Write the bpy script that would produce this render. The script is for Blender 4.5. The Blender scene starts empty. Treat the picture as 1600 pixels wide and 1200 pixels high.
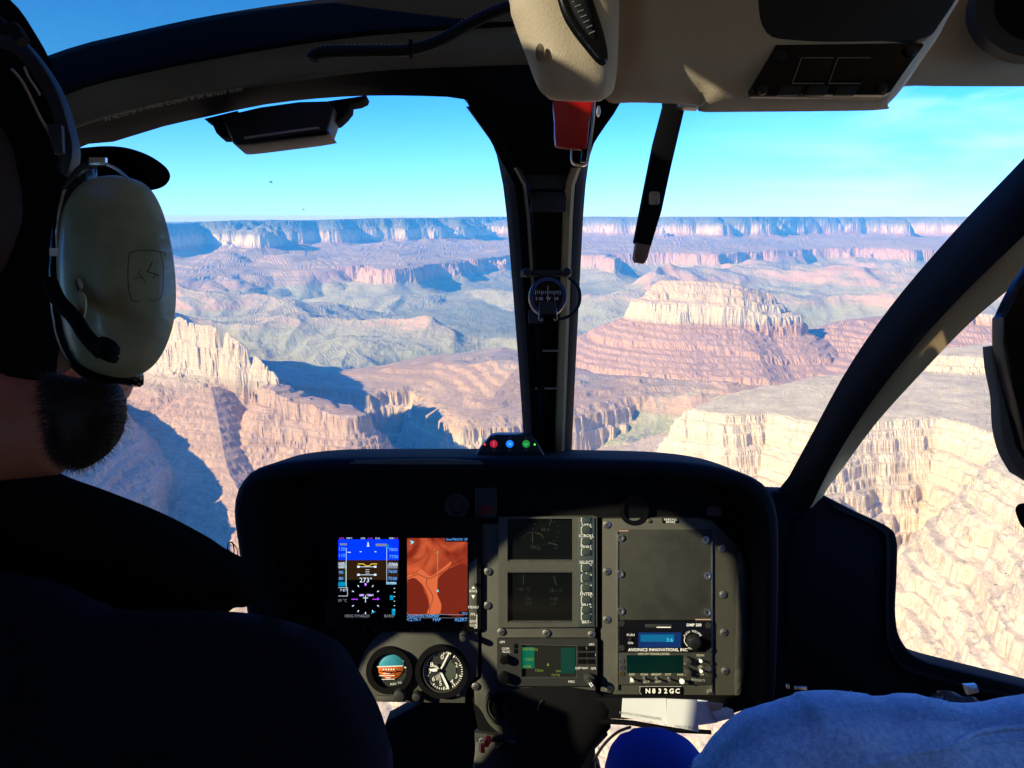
import bpy, bmesh, math, random
import numpy as np
from mathutils import Vector, Matrix
R = math.radians
sc = bpy.context.scene
COL = sc.collection
# ------------------------------------------------------------------ camera
F = 1256.0                                  # focal length in pixels of the 1600 px wide photograph
PITCH = math.atan((600-338)/F)
camd = bpy.data.cameras.new('camera'); cam = bpy.data.objects.new('camera', camd); COL.objects.link(cam)
camd.sensor_width = 36; camd.lens = 36*F/1600
camd.clip_start = 0.02; camd.clip_end = 200000
cam.rotation_euler = (math.pi/2-PITCH, 0, 0)
sc.camera = cam
# ------------------------------------------------------------------ sky, sun, exposure
SUN_EL, SUN_AZ = R(25), R(237)              # azimuth clockwise from the view direction (+Y): behind, to the left
w = bpy.data.worlds.new('World'); sc.world = w; w.use_nodes = True
nt = w.node_tree; nt.nodes.clear()
out = nt.nodes.new('ShaderNodeOutputWorld'); bg = nt.nodes.new('ShaderNodeBackground')
sky = nt.nodes.new('ShaderNodeTexSky'); sky.sky_type = 'NISHITA'; sky.sun_disc = False
sky.sun_elevation = SUN_EL; sky.sun_rotation = SUN_AZ
sky.altitude = 2300; sky.air_density = 1.0; sky.dust_density = 1.4; sky.ozone_density = 3.0
# thin cirrus, low in the west on the right
tc = nt.nodes.new('ShaderNodeTexCoord'); mp = nt.nodes.new('ShaderNodeMapping'); mp.inputs['Scale'].default_value = (3.0, 3.0, 16.0)
mp.inputs['Rotation'].default_value = (0, R(-6), 0)
nz = nt.nodes.new('ShaderNodeTexNoise'); nz.inputs['Scale'].default_value = 1.6; nz.inputs['Detail'].default_value = 6; nz.inputs['Distortion'].default_value = .6
rp = nt.nodes.new('ShaderNodeValToRGB'); rp.color_ramp.elements[0].position = .45; rp.color_ramp.elements[1].position = .8
rp.color_ramp.elements[1].color = (.45, .45, .45, 1)
mx = nt.nodes.new('ShaderNodeMix'); mx.data_type = 'RGBA'
gm = nt.nodes.new('ShaderNodeMix'); gm.data_type = 'RGBA'; gm.blend_type = 'MULTIPLY'; gm.inputs[0].default_value = 1
# the tint of the air: deep blue overhead, paler towards the horizon
sx = nt.nodes.new('ShaderNodeSeparateXYZ'); tr0 = nt.nodes.new('ShaderNodeValToRGB')
tr0.color_ramp.elements[0].position = .0; tr0.color_ramp.elements[0].color = (.38, .70, 1.15, 1)
tr0.color_ramp.elements[1].position = .42; tr0.color_ramp.elements[1].color = (.04, .46, 1.5, 1)
e_ = tr0.color_ramp.elements.new(.13); e_.color = (.15, .56, 1.2, 1)
cm = nt.nodes.new('ShaderNodeMapRange'); cm.inputs[1].default_value = .18; cm.inputs[2].default_value = .50
ml = nt.nodes.new('ShaderNodeMath'); ml.operation = 'MULTIPLY'
sc2 = nt.nodes.new('ShaderNodeVectorMath'); sc2.operation = 'SCALE'; sc2.inputs['Scale'].default_value = 1.5
nt.links.new(tc.outputs['Generated'], sx.inputs[0]); nt.links.new(sx.outputs['Z'], tr0.inputs[0]); nt.links.new(tr0.outputs[0], sc2.inputs[0]); nt.links.new(sc2.outputs[0], gm.inputs[7]); nt.links.new(sx.outputs['X'], cm.inputs[0])
L = nt.links.new
L(tc.outputs['Generated'], mp.inputs['Vector']); L(mp.outputs[0], nz.inputs['Vector']); L(nz.outputs['Fac'], rp.inputs[0])
L(sky.outputs[0], gm.inputs[6]); L(gm.outputs[2], mx.inputs[6]); L(rp.outputs[0], ml.inputs[0]); L(cm.outputs[0], ml.inputs[1]); L(ml.outputs[0], mx.inputs[0]); mx.inputs[7].default_value = (7.5, 8.6, 9.0, 1)
L(mx.outputs[2], bg.inputs['Color']); bg.inputs['Strength'].default_value = 0.12
L(bg.outputs[0], out.inputs['Surface'])
sund = bpy.data.lights.new('sun', 'SUN'); sund.energy = 5.0; sund.angle = R(.53); sund.color = (1, .89, .60)
sun = bpy.data.objects.new('sun', sund); COL.objects.link(sun)
SUNV = Vector((math.sin(SUN_AZ)*math.cos(SUN_EL), math.cos(SUN_AZ)*math.cos(SUN_EL), math.sin(SUN_EL)))
sun.rotation_euler = SUNV.to_track_quat('Z', 'Y').to_euler()
vs = sc.view_settings; vs.view_transform = 'Standard'; vs.look = 'None'; vs.gamma = 1; vs.use_curve_mapping = False; vs.exposure = 0.75
sc.cycles.max_bounces = 8; sc.cycles.diffuse_bounces = 3; sc.cycles.glossy_bounces = 3; sc.cycles.transparent_max_bounces = 16
sc.cycles.volume_bounces = 0; sc.cycles.use_denoising = True
# ------------------------------------------------------------------ haze
HAZE = 5.5e-5
# ================================================================== TERRAIN
def ray(px, py):
    x, y, z = (px-800)/F, 1.0, -(py-600)/F
    c, s = math.cos(PITCH), math.sin(PITCH)
    return x, y*c + z*s, -y*s + z*c
def G(px, py, z):                            # where the line of sight through a picture point meets height z
    dx, dy, dz = ray(px, py); t = z/dz
    return dx*t, dy*t
def GY(px, dist):                            # picture column at a forward distance
    return (px-800)/F*dist/math.cos(PITCH)*1.0, dist
_rng = np.random.RandomState(7)
_P = _rng.permutation(512).astype(np.int32); _A = _rng.rand(512)*2*np.pi
_GX = np.cos(_A).astype(np.float32); _GYv = np.sin(_A).astype(np.float32)
def perlin(x, y):
    xf = np.floor(x); yf = np.floor(y); xi = xf.astype(np.int32); yi = yf.astype(np.int32)
    fx = (x-xf).astype(np.float32); fy = (y-yf).astype(np.float32)
    u = fx*fx*fx*(fx*(fx*6-15)+10); v = fy*fy*fy*(fy*(fy*6-15)+10)
    def g(ix, iy, dx, dy):
        k = _P[(_P[ix & 511] + iy) & 511]
        return _GX[k]*dx + _GYv[k]*dy
    a = g(xi, yi, fx, fy); b = g(xi+1, yi, fx-1, fy); c = g(xi, yi+1, fx, fy-1); d = g(xi+1, yi+1, fx-1, fy-1)
    top = a+u*(b-a); return (top + v*((c+u*(d-c))-top))*1.5
def fbm(x, y, L0, octv, gain=.5, ridge=False, seed=0):
    s = np.zeros_like(x, dtype=np.float32); amp = 1.0; tot = 0
    f = 1.0/L0
    for o in range(octv):
        n = perlin(x*f+seed*17.3+o*5.7, y*f-seed*9.1+o*3.1)
        if ridge: n = 1-2*np.abs(n)*1.3
        s += amp*n; tot += amp; amp *= gain; f *= 2.07
    return s/tot
def poly_sd(x, y, P):                        # signed distance, negative inside
    d = np.full(x.shape, 1e12, np.float32); inside = np.zeros(x.shape, bool)
    n = len(P)
    for i in range(n):
        ax, ay = P[i]; bx, by = P[(i+1) % n]
        ex, ey = bx-ax, by-ay; wx, wy = x-ax, y-ay
        t = np.clip((wx*ex+wy*ey)/(ex*ex+ey*ey), 0, 1)
        d = np.minimum(d, (wx-ex*t)**2+(wy-ey*t)**2)
        c = ((ay <= y) & (by > y)) | ((by <= y) & (ay > y))
        with np.errstate(divide='ignore', invalid='ignore'):
            xi = ax + (y-ay)*(bx-ax)/((by-ay) if by != ay else 1e-9)
        inside ^= c & (x < xi)
    return np.where(inside, -1, 1)*np.sqrt(d)
def line_sd(x, y, P):                        # distance to a polyline with heights
    d = np.full(x.shape, 1e12, np.float32); z = np.zeros(x.shape, np.float32)
    for i in range(len(P)-1):
        ax, ay, az = P[i]; bx, by, bz = P[i+1]
        ex, ey = bx-ax, by-ay; wx, wy = x-ax, y-ay
        t = np.clip((wx*ex+wy*ey)/(ex*ex+ey*ey), 0, 1)
        q = (wx-ex*t)**2+(wy-ey*t)**2
        m = q < d; d = np.where(m, q, d); z = np.where(m, az+(bz-az)*t, z)
    return np.sqrt(d), z
def prof(d, K):
    K = list(K)+[(K[-1][0]+8000, K[-1][1]-2600)]
    return np.interp(d, [k[0] for k in K], [k[1] for k in K]).astype(np.float32)
def stairs(z, P, mixv, off=0, hard=.6):
    q = (z+off)/P; fl = np.floor(q); fr = q-fl
    s = np.clip((fr-.5)/(1-hard)+.5, 0, 1); s = s*s*(3-2*s)
    return z + mixv*((fl+s)*P-off-z)

# ---- outlines
RIM = [GY(-900, 12500), GY(-300, 11500), GY(150, 11600), GY(300, 11800), GY(430, 12600), GY(560, 14300), GY(700, 16500), GY(790, 18000), GY(880, 20000), GY(960, 19000),
       GY(1000, 17500), GY(1120, 16800), GY(1260, 18000), GY(1330, 20500), GY(1400, 18500), GY(1520, 18000), GY(1700, 17000), GY(2300, 17000),
       (60000, 14000), (60000, 70000), (-60000, 70000), (-60000, 12500)]
RED = [GY(-900, 10500), GY(-200, 10300), GY(200, 10300), GY(330, 10100), GY(420, 10800), GY(520, 10900), GY(600, 9700), GY(700, 9900), GY(760, 11800), GY(850, 13200),
       GY(940, 11300), GY(985, 11000), GY(1020, 13200), GY(1110, 13200), GY(1200, 14200), GY(1310, 14800), GY(1420, 14000), GY(1540, 14300), GY(1700, 13500), GY(2300, 13500),
       (60000, 13500), (60000, 70000), (-60000, 70000), (-60000, 10500)]
ZH = -450.
HPL = [G(1058, 640, ZH), G(1130, 652, ZH), G(1200, 648, ZH), G(1290, 676, ZH), G(1370, 664, ZH), G(1465, 660, ZH), G(1550, 690, ZH), G(1515, 716, ZH), G(1610, 790, ZH), G(1800, 960, ZH), (1600, 500), (3600, 600),
       (4200, 2900), G(1700, 552, ZH), G(1500, 566, ZH), G(1390, 574, ZH), G(1270, 585, ZH), G(1180, 603, ZH), G(1105, 628, ZH)]
H2 = [G(1430, 573, -440), G(1500, 576, -440), G(1620, 577, -440), G(1800, 590, -440), (4500, 2600), (4500, 4200), G(1800, 524, -410), G(1560, 531, -410), G(1460, 545, -410)]
ZI = -850.
IPL = [G(300, 560, ZI), G(420, 590, ZI), G(500, 607, ZI), G(560, 618, ZI), G(637, 612, ZI), G(665, 650, ZI), G(715, 672, ZI), G(800, 668, ZI), G(905, 650, ZI), G(960, 640, ZI), G(1045, 632, ZI), G(1200, 640, ZI), (3500, 2900), (4200, 5200),
       G(1500, 560, ZI), G(1320, 588, ZI), G(1160, 604, ZI), G(1040, 592, ZI), G(930, 580, ZI), G(870, 556, ZI), G(790, 540, ZI), G(640, 560, ZI), G(520, 580, ZI), G(400, 560, ZI)]
E = [GY(140, 3700)+(-480,), GY(215, 3300)+(-410,), GY(300, 3060)+(-378,), GY(352, 2980)+(-405,), GY(400, 2900)+(-478,), GY(440, 2820)+(-560,)]
E4 = [GY(215, 3300)+(-375,), GY(192, 3800)+(-335,), GY(175, 4400)+(-350,)]  # hidden ridge added to throw shadow across the gorge
E2 = [GY(432, 2800)+(-590,), GY(470, 2760)+(-625,), GY(520, 2700)+(-640,), GY(548, 2650)+(-655,)]
E3 = [GY(330, 2850)+(-600,), GY(345, 2500)+(-800,), GY(375, 2250)+(-850,), GY(440, 1900)+(-880,)]
FR = [GY(40, 3300)+(-640,), GY(160, 2700)+(-640,), GY(60, 2150)+(-640,), GY(-120, 1700)+(-640,)]
GM = [GY(1035, 5600)+(-432,), GY(1075, 5500)+(-422,), GY(1135, 5450)+(-440,), GY(1185, 5450)+(-505,)]
CH = [GY(560, 6600)+(-860,), GY(650, 6500)+(-870,)]
FARM = [GY(1400, 5600)+(-640,), GY(1520, 5300)+(-620,), GY(1750, 5000)+(-640,)]

def height(x, y):
    """height, strata shift, and a tag for colouring"""
    r = np.hypot(x, y)
    big = fbm(x, y, 2600, 5, .5, True, 1)        # ridged, large
    mid = fbm(x, y, 620, 5, .52, True, 2)
    fin = fbm(x, y, 120, 4, .55, True, 3)
    smo = fbm(x, y, 1500, 5, .5, False, 4)
    vfi = fbm(x, y, 34, 3, .6, True, 5)
    blk = np.round(perlin(x/58+.3*perlin(x/21, y/21), y/58+9.1)*3.2)/3.2 + .5*np.round(perlin(x/23+4.2, y/23)*2.4)/2.4   # joints that break cliffs into blocks
    bay = fbm(x, y, 4300, 4, .5, True, 12); var = np.clip(.5+1.1*smo, .15, 1.4)
    # base platform with hills and drainage
    wx = x+260*perlin(x/900+3.3, y/900)+70*perlin(x/260, y/260+7.7); wy = y+260*perlin(x/900-8.1, y/900+2.2)+70*perlin(x/260+4.4, y/260)
    rdg = fbm(wx*.8+.5*wy, wy*.8-.2*wx, 2900, 4, .40, True, 6)
    vast = fbm(wx, wy, 4600, 3, .5, False, 8)
    rough = np.clip((r-4500)/4000, .25, 1)
    z = -1085 + 110*vast + 440*np.clip(rdg-.02, 0, 1)*(.45+.55*np.clip(vast*1.6+.6, 0, 1)) + 26*mid + 5*fin + 1.5*vfi
    near = np.clip((3400-r)/900, 0, 1)
    dg, _z = line_sd(x, y, [GY(200, 3900)+(0,), GY(380, 3550)+(0,), GY(600, 3250)+(0,), GY(760, 2900)+(0,), GY(860, 2500)+(0,)])
    z = z - 230*np.exp(-(dg/420)**2)
    z = z - near*150
    sh = np.zeros_like(z); tag = np.zeros_like(z)
    def add(zz, s, t):
        nonlocal z, sh, tag
        m = zz > z; z = np.where(m, zz, z); sh = np.where(m, s, sh); tag = np.where(m, t, tag)
    # middle platform with red domes
    d = poly_sd(x, y, IPL) + 70*mid + 15*fin + 2*vfi + 10*blk
    dome = (150*np.clip(smo+.25, 0, 1)+90*np.clip(rdg+.1, 0, 1))*np.clip(-d/500, 0, 1) + np.clip(-d/700, 0, 1)*(26*mid) + 1.5*fin
    add(prof(d, [(-60, ZI+6), (0, ZI-8), (14, ZI-65), (30, ZI-75), (62, ZI-190), (85, ZI-205), (110, ZI-260), (420, ZI-380)]) + stairs(dome, 24, .5, 14*smo, .5), 170, 1)
    # redwall and rim
    lift = np.interp(x/np.maximum(y, 1), [-.4, -.08, .3], [0, 60, 100]).astype(np.float32)
    d = poly_sd(x, y, RED) + 900*bay + 300*big + 110*mid*var + 13*fin*var + 18*blk + 60
    ds = poly_sd(x, y, RED) + 900*bay + 300*big + 60 + 25*mid; wq = np.clip((ds-80)/250, 0, 1); wi = np.clip((-ds-100)/300, 0, 1); d = d*(1-wq)+ds*wq; d = d*(1-wi)+ds*wi
    K = [(-1800, -560), (-500, -655), (0, -700), (28, -790), (42, -795), (70, -885), (330, -975), (900, -1060), (2600, -1200)]
    zz = prof(d, K) + lift + np.where(d < 0, 12*mid+2*fin, 30*rdg+14*mid+3*fin)
    zz = np.where(d < 0, stairs(zz, 38, .5, 20*smo), zz); add(zz, 0, 2)
    d = poly_sd(x, y, RIM) + 1500*bay + 420*big + 120*mid*var + 13*fin*var + 20*blk + 200
    ds = poly_sd(x, y, RIM) + 1500*bay + 420*big + 200 + 40*mid; wq = np.clip((ds-400)/350, 0, 1); d = d*(1-wq)+ds*wq
    K = [(-50000, -900), (-9000, -400), (-2500, -165), (-500, -104), (0, -112), (14, -152), (110, -190), (122, -226), (240, -262), (300, -298), (326, -380), (348, -392), (378, -470), (560, -515), (1000, -590), (1500, -670), (2600, -740)]
    zz = prof(d, K) + np.where(d < 0, 70*vast+30*smo+6*mid, 8*mid+2*fin) + 55*vast*np.clip(1-d/400, 0, 1)*(d >= 0) + lift
    zz = np.where(d > 400, stairs(zz, 42, .3, 8+20*smo), zz); zz = np.where(zz > -12, -12+.1*(zz+12), zz); add(zz, 0, 3)
    # right mesa
    d, zc = line_sd(x, y, GM); d = d + 62*mid + 12*fin + 2*vfi + 13*blk
    K = [(0, 0), (60, -4), (90, -26), (120, -34), (136, -70), (170, -84), (186, -120), (246, -146), (262, -196), (272, -202), (290, -262), (330, -280), (560, -375), (580, -405), (860, -500), (885, -535), (1300, -640), (2200, -760)]
    zz = zc + prof(d, K) + np.where(d > 330, 14*mid+2*fin, 3*fin); zz = np.where(d > 330, stairs(zz, 27, .42, 22*smo+12*mid), stairs(zz, 18, .5)); add(zz, 220, 4)
    d, zc = line_sd(x, y, FARM); d = d + 160*mid + 44*fin
    zz = zc + prof(d, [(0, 0), (200, -10), (235, -70), (280, -80), (900, -250), (1800, -420)]) + np.where(d > 280, 18*mid+6*fin, 2*fin); add(stairs(zz, 24, .7), 180, 4)
    # small capped hill
    d, zc = line_sd(x, y, CH); d = d + 90*mid + 40*fin
    zz = zc + prof(d, [(0, 0), (120, -8), (150, -80), (500, -190), (1100, -290)]) + 14*mid; add(zz, 120, 5)
    # left butte, its shoulders and the ridge left of it
    d, zc = line_sd(x, y, E); d = d + 26*mid + 17*fin + 3*vfi + 12*blk
    K = [(-60, 16), (0, 0), (22, -18), (34, -80), (52, -96), (66, -178), (90, -206), (230, -300), (330, -365), (345, -400), (620, -540), (760, -700), (1200, -860)]
    zz = zc + prof(d, K) + np.where(d > 95, 16*mid+9*fin, 5*fin+2*vfi+7*blk); zz = np.where(d > 95, stairs(zz, 26, .4, 20*smo+6*mid), stairs(zz, 21, .6, 8*smo)); add(zz, 115, 6)
    d, zc = line_sd(x, y, E2); d = d + 22*mid + 12*fin + 2*vfi + 8*blk
    K = [(0, 0), (70, -10), (84, -60), (130, -100), (150, -140), (340, -290), (420, -420), (900, -560)]
    zz = zc + prof(d, K) + 9*mid + 4*fin; zz = stairs(zz, 19, .6, 12*smo+8*mid); add(zz, 60, 7)
    d, zc = line_sd(x, y, E3); d = d + 30*mid + 26*fin + 6*vfi
    zz = zc + prof(d, [(0, 0), (60, -20), (260, -120), (290, -200), (600, -330)]) + 9*mid+5*fin; add(stairs(zz, 20, .25, 20*smo+8*mid), 60, 7)
    d, zc = line_sd(x, y, FR); d = d + 60*mid + 30*fin + 6*vfi
    K = [(0, 6), (60, 0), (90, -60), (260, -170), (300, -280), (620, -440)]
    zz = zc + prof(d, K) + 14*mid + 6*fin; add(stairs(zz, 24, .4, 20*smo+8*mid), 60, 7)
    d, zc = line_sd(x, y, E4); d = d + 50*mid + 14*fin + 6*blk
    zz = zc + prof(d, [(0, 0), (60, -10), (90, -120), (120, -130), (150, -230), (420, -420), (1000, -680)]) + 10*mid; add(stairs(zz, 26, .4, 20*smo), 115, 6)
    # pale plateau close on the right
    d = poly_sd(x, y, HPL) + 46*mid + 12*fin + 1.5*vfi + 3*blk
    K = [(-200, ZH+3), (-12, ZH), (0, ZH-3)]; q_ = [0, ZH-3]
    for rise, run, bench in ((18, 3, 12), (12, 3, 8), (26, 4, 15), (9, 2, 8), (24, 4, 8), (14, 3, 18), (32, 5, 9), (12, 3, 13), (26, 5, 10), (22, 4, 12), (30, 8, 16)):
        q_[0] += run; q_[1] -= rise; K.append(tuple(q_)); q_[0] += bench; q_[1] -= bench*.45; K.append(tuple(q_))
    K += [(q_[0]+110, q_[1]-60), (q_[0]+128, q_[1]-110), (q_[0]+500, q_[1]-320)]
    zz = prof(d, K) + np.where(d < 0, 6*smo+3*mid+1.0*fin, 5*mid+4*fin+2.5*vfi+np.clip((d-90)/200, 0, 1)*(40*rdg+14*mid+4*fin+1.5*vfi)); zz = np.where(d > 0, stairs(zz, np.where(d > 190, 16, 9), .5, 26*smo+5*mid, .6), stairs(zz, 3.5, .5)); add(zz, 240, 8)
    d = poly_sd(x, y, H2) + 40*mid + 16*fin + 4*vfi
    zz = prof(d, [(-200, -404), (0, -408), (12, -430), (30, -434), (44, -452), (120, -470), (400, -700)]) + np.where(d < 0, 6*smo+3*mid, 2*fin); add(stairs(zz, 9, .6), 240, 8)
    return z, sh, tag
def build_terrain(NA=1120, NR=860, NF=2300):
    az = np.concatenate([np.linspace(-95, -37, 50)[:-1], np.linspace(-37, 37, NA), np.linspace(37, 60, 24)[1:]])*math.pi/180
    lr = np.linspace(math.log(560.), math.log(65000.), NF)
    # finer radial samples where the ground is close
    rr = np.exp(lr).astype(np.float32)
    A, Rr = np.meshgrid(az.astype(np.float32), rr, indexing='ij')
    X = np.sin(A)*Rr; Y = np.cos(A)*Rr
    Z, SH, TG = height(X, Y)
    ang = np.arctan2(Z, Rr)
    dv = np.abs(np.diff(ang, axis=1)); dl = np.abs(np.diff(np.log(Rr), axis=1))
    wgt = dv*1.0 + dl*.035 + np.abs(np.diff(Z, axis=1))/Rr[:, 1:]*.5
    # blur the weights across neighbouring columns so that rows stay even
    ker = np.ones(15)/15
    wgt = np.apply_along_axis(lambda a_: np.convolve(a_, ker, 'same'), 1, wgt).astype(np.float32)
    k = 24; c = np.cumsum(np.vstack([np.zeros((k, wgt.shape[1]), np.float32)+wgt[0], wgt, np.zeros((k, wgt.shape[1]), np.float32)+wgt[-1]]), axis=0)
    wb = (c[2*k:]-c[:-2*k])/(2*k); wgt = wb[:wgt.shape[0]]
    cw = np.concatenate([np.zeros((len(az), 1)), np.cumsum(wgt, axis=1)], axis=1)
    n = len(az); P = np.zeros((n, NR, 3), np.float32); S = np.zeros((n, NR), np.float32); T = np.zeros((n, NR), np.float32)
    idx = np.arange(NF)
    for i in range(n):
        q = np.linspace(0, cw[i, -1], NR); t = np.interp(q, cw[i], idx)
        r_ = np.interp(t, idx, rr); P[i, :, 0] = math.sin(az[i])*r_; P[i, :, 1] = math.cos(az[i])*r_
        P[i, :, 2] = np.interp(t, idx, Z[i]); j = np.round(t).astype(int); S[i] = np.interp(t, idx, SH[i]); T[i] = TG[i][j]
    del A, Rr, X, Y, Z
    P[..., 2][P[..., 2] < -1400] = -1400
    V = P.reshape(-1, 3)
    me = bpy.data.meshes.new('canyon_terrain')
    a = np.arange(n-1)[:, None]*NR + np.arange(NR-1)[None, :]
    q = np.stack([a, a+1, a+1+NR, a+NR], -1).reshape(-1, 4)[:, ::-1]
    me.vertices.add(len(V)); me.vertices.foreach_set('co', V.ravel())
    me.loops.add(q.size); me.loops.foreach_set('vertex_index', q.ravel().astype(np.int32))
    me.polygons.add(len(q)); me.polygons.foreach_set('loop_start', np.arange(len(q), dtype=np.int32)*4)
    me.polygons.foreach_set('loop_total', np.full(len(q), 4, np.int32))
    me.polygons.foreach_set('use_smooth', np.zeros(len(q), bool))
    me.update()
    # ---- rock colours by stratum (true colours, no shading)
    nrm = np.zeros((len(V), 3), np.float32); me.vertices.foreach_get('co', V.ravel())
    du = np.gradient(P, axis=0); dvv = np.gradient(P, axis=1)
    N = np.cross(du, dvv); N /= (np.linalg.norm(N, axis=-1, keepdims=True)+1e-9)
    flat = np.abs(N[..., 2])
    x, y, z = P[..., 0], P[..., 1], P[..., 2]
    wob = fbm(x, y, 900, 4, .5, False, 9); wf = fbm(x, y, 60, 3, .6, False, 10)
    lift = np.interp(x/np.maximum(y, 1), [-.4, -.08, .3], [0, 60, 100])*((T == 2) | (T == 3))
    zs = z + S - lift + 14*wob + 3*wf
    zk = np.array([-1500, -1100, -1040, -960, -890, -870, -800, -715, -700, -650, -600, -560, -520, -490, -475, -462, -390, -300, -285, -230, -160, 500])
    ck = np.array([(.20,.17,.14), (.25,.25,.16), (.28,.29,.19), (.31,.31,.205), (.31,.29,.19), (.43,.29,.21), (.46,.30,.22), (.44,.28,.20), (.36,.22,.155), (.42,.27,.19), (.34,.20,.145),
                   (.40,.25,.18), (.34,.20,.14), (.36,.215,.15), (.36,.23,.16), (.50,.42,.30), (.54,.45,.32), (.46,.38,.27), (.20,.19,.125), (.18,.175,.115), (.11,.12,.075), (.09,.10,.065)])
    C = np.stack([np.interp(zs, zk, ck[:, i]) for i in range(3)], -1)
    band = fbm(np.zeros_like(z)+(z+S)*1.0, wob*14+T*7, 17, 3, .6, False, 11)
    C *= (1+.30*band)[..., None]
    def tint(mask, col, k):
        m = (np.clip(mask, 0, 1)*k)[..., None]; C[...] = C*(1-m)+np.array(col)*m
    sm = lambda v, a_, b_: np.clip((v-a_)/(b_-a_), 0, 1)
    tint(sm(flat, .80, .93)*(T == 0), (.35, .325, .22), .8)
    tint(sm(flat, .80, .93)*((T == 2) | (T == 3))*sm(z, -1030, -900)*(z < -170), (.33, .30, .19), .55)
    # near plateau: cream rock, olive-khaki flats
    h = (T == 8)
    C[h] = (np.array((.57, .43, .31))*(1+.36*band[h]+.12*wob[h])[..., None])
    tint(h*sm(band+.4*wf, .25, .6), (.50, .34, .23), .6)
    tint(h*sm(flat, .90, .975)*sm(z, ZH-60, ZH-12), (.68, .51, .31), .92)
    tint(h*(sm(wob+.6*wf, .15, .5))*sm(z, ZH-60, ZH-12), (.66, .53, .35), .6)
    # red domes
    tint((T == 1)*1.0, (.54, .385, .25), .6)
    tint((T == 1)*sm(-zs, 700, 740), (.60, .48, .35), .5)
    tint((T == 4)*sm(zs, -466, -440), (.56, .44, .30), .75)
    tint((T == 4)*sm(z, -585, -565), (.52, .36, .245), .7)
    tint((T == 4)*(1-sm(zs, -500, -466)), (.50, .31, .225), .6)
    tint((T == 1)*sm(zs, -690, -640), (.44, .26, .175), .45)
    tint((T == 1)*sm(flat, .75, .95)*sm(wob, .0, .3), (.40, .33, .24), .6)
    tint((T == 7)*1.0, (.47, .30, .21), .5)
    tint((T == 7)*sm(band, .3, .5), (.58, .46, .33), .5)
    tint((T == 6)*sm(zs, -480, -460), (.52, .37, .265), .8)
    tint((T == 6)*sm(zs, -550, -480)*(1-sm(zs, -480, -460)), (.42, .36, .26), .5)
    # desert scrub speckle on gentle ground
    spk = fbm(x, y, 26, 2, .7, False, 13)
    tint(sm(spk, .25, .5)*sm(flat, .7, .9), (.20, .19, .13), .22)
    C[..., 2] *= .88; C[..., 1] *= 1.03
    C = np.clip(C, .02, .8)
    ca = me.color_attributes.new('rock', 'FLOAT_COLOR', 'POINT')
    ca.data.foreach_set('color', np.concatenate([C.reshape(-1, 3), np.ones((len(V), 1))], 1).astype(np.float32).ravel())
    o = bpy.data.objects.new('canyon_terrain', me); COL.objects.link(o); o['kind'] = 'structure'
    m = bpy.data.materials.new('canyon_rock'); m.use_nodes = True; t = m.node_tree; b = t.nodes['Principled BSDF']
    b.inputs['Roughness'].default_value = .95; b.inputs['Specular IOR Level'].default_value = .15
    at = t.nodes.new('ShaderNodeAttribute'); at.attribute_name = 'rock'
    geo = t.nodes.new('ShaderNodeNewGeometry')
    mp = t.nodes.new('ShaderNodeMapping'); mp.inputs['Scale'].default_value = (.013, .013, .5)
    n1 = t.nodes.new('ShaderNodeTexNoise'); n1.inputs['Scale'].default_value = 1.0; n1.inputs['Detail'].default_value = 5; n1.inputs['Roughness'].default_value = .65
    n2 = t.nodes.new('ShaderNodeTexNoise'); n2.inputs['Scale'].default_value = .09; n2.inputs['Detail'].default_value = 6; n2.inputs['Roughness'].default_value = .7
    k = t.links.new
    k(geo.outputs['Position'], mp.inputs['Vector']); k(mp.outputs[0], n1.inputs['Vector']); k(geo.outputs['Position'], n2.inputs['Vector'])
    r1 = t.nodes.new('ShaderNodeMapRange'); r1.inputs[1].default_value = .3; r1.inputs[2].default_value = .7; r1.inputs[3].default_value = .76; r1.inputs[4].default_value = 1.22
    r2 = t.nodes.new('ShaderNodeMapRange'); r2.inputs[1].default_value = .3; r2.inputs[2].default_value = .7; r2.inputs[3].default_value = .80; r2.inputs[4].default_value = 1.18
    k(n1.outputs['Fac'], r1.inputs[0]); k(n2.outputs['Fac'], r2.inputs[0])
    mu = t.nodes.new('ShaderNodeMath'); mu.operation = 'MULTIPLY'; k(r1.outputs[0], mu.inputs[0]); k(r2.outputs[0], mu.inputs[1])
    vm = t.nodes.new('ShaderNodeVectorMath'); vm.operation = 'SCALE'; k(at.outputs['Color'], vm.inputs[0]); k(mu.outputs[0], vm.inputs['Scale'])
    # desert scrub as dark dots on gentle ground
    vo = t.nodes.new('ShaderNodeTexVoronoi'); vo.inputs['Scale'].default_value = .085; k(geo.outputs['Position'], vo.inputs['Vector'])
    n3 = t.nodes.new('ShaderNodeTexNoise'); n3.inputs['Scale'].default_value = .006; n3.inputs['Detail'].default_value = 4; k(geo.outputs['Position'], n3.inputs['Vector'])
    th = t.nodes.new('ShaderNodeMapRange'); th.inputs[1].default_value = .35; th.inputs[2].default_value = .65; th.inputs[3].default_value = .04; th.inputs[4].default_value = .23; k(n3.outputs['Fac'], th.inputs[0])
    lt = t.nodes.new('ShaderNodeMath'); lt.operation = 'LESS_THAN'; k(vo.outputs['Distance'], lt.inputs[0]); k(th.outputs[0], lt.inputs[1])
    sn = t.nodes.new('ShaderNodeSeparateXYZ'); k(geo.outputs['True Normal'], sn.inputs[0]); ab = t.nodes.new('ShaderNodeMath'); ab.operation = 'ABSOLUTE'; k(sn.outputs['Z'], ab.inputs[0])
    fl_ = t.nodes.new('ShaderNodeMapRange'); fl_.inputs[1].default_value = .72; fl_.inputs[2].default_value = .92; fl_.inputs[4].default_value = .8; k(ab.outputs[0], fl_.inputs[0])
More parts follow.
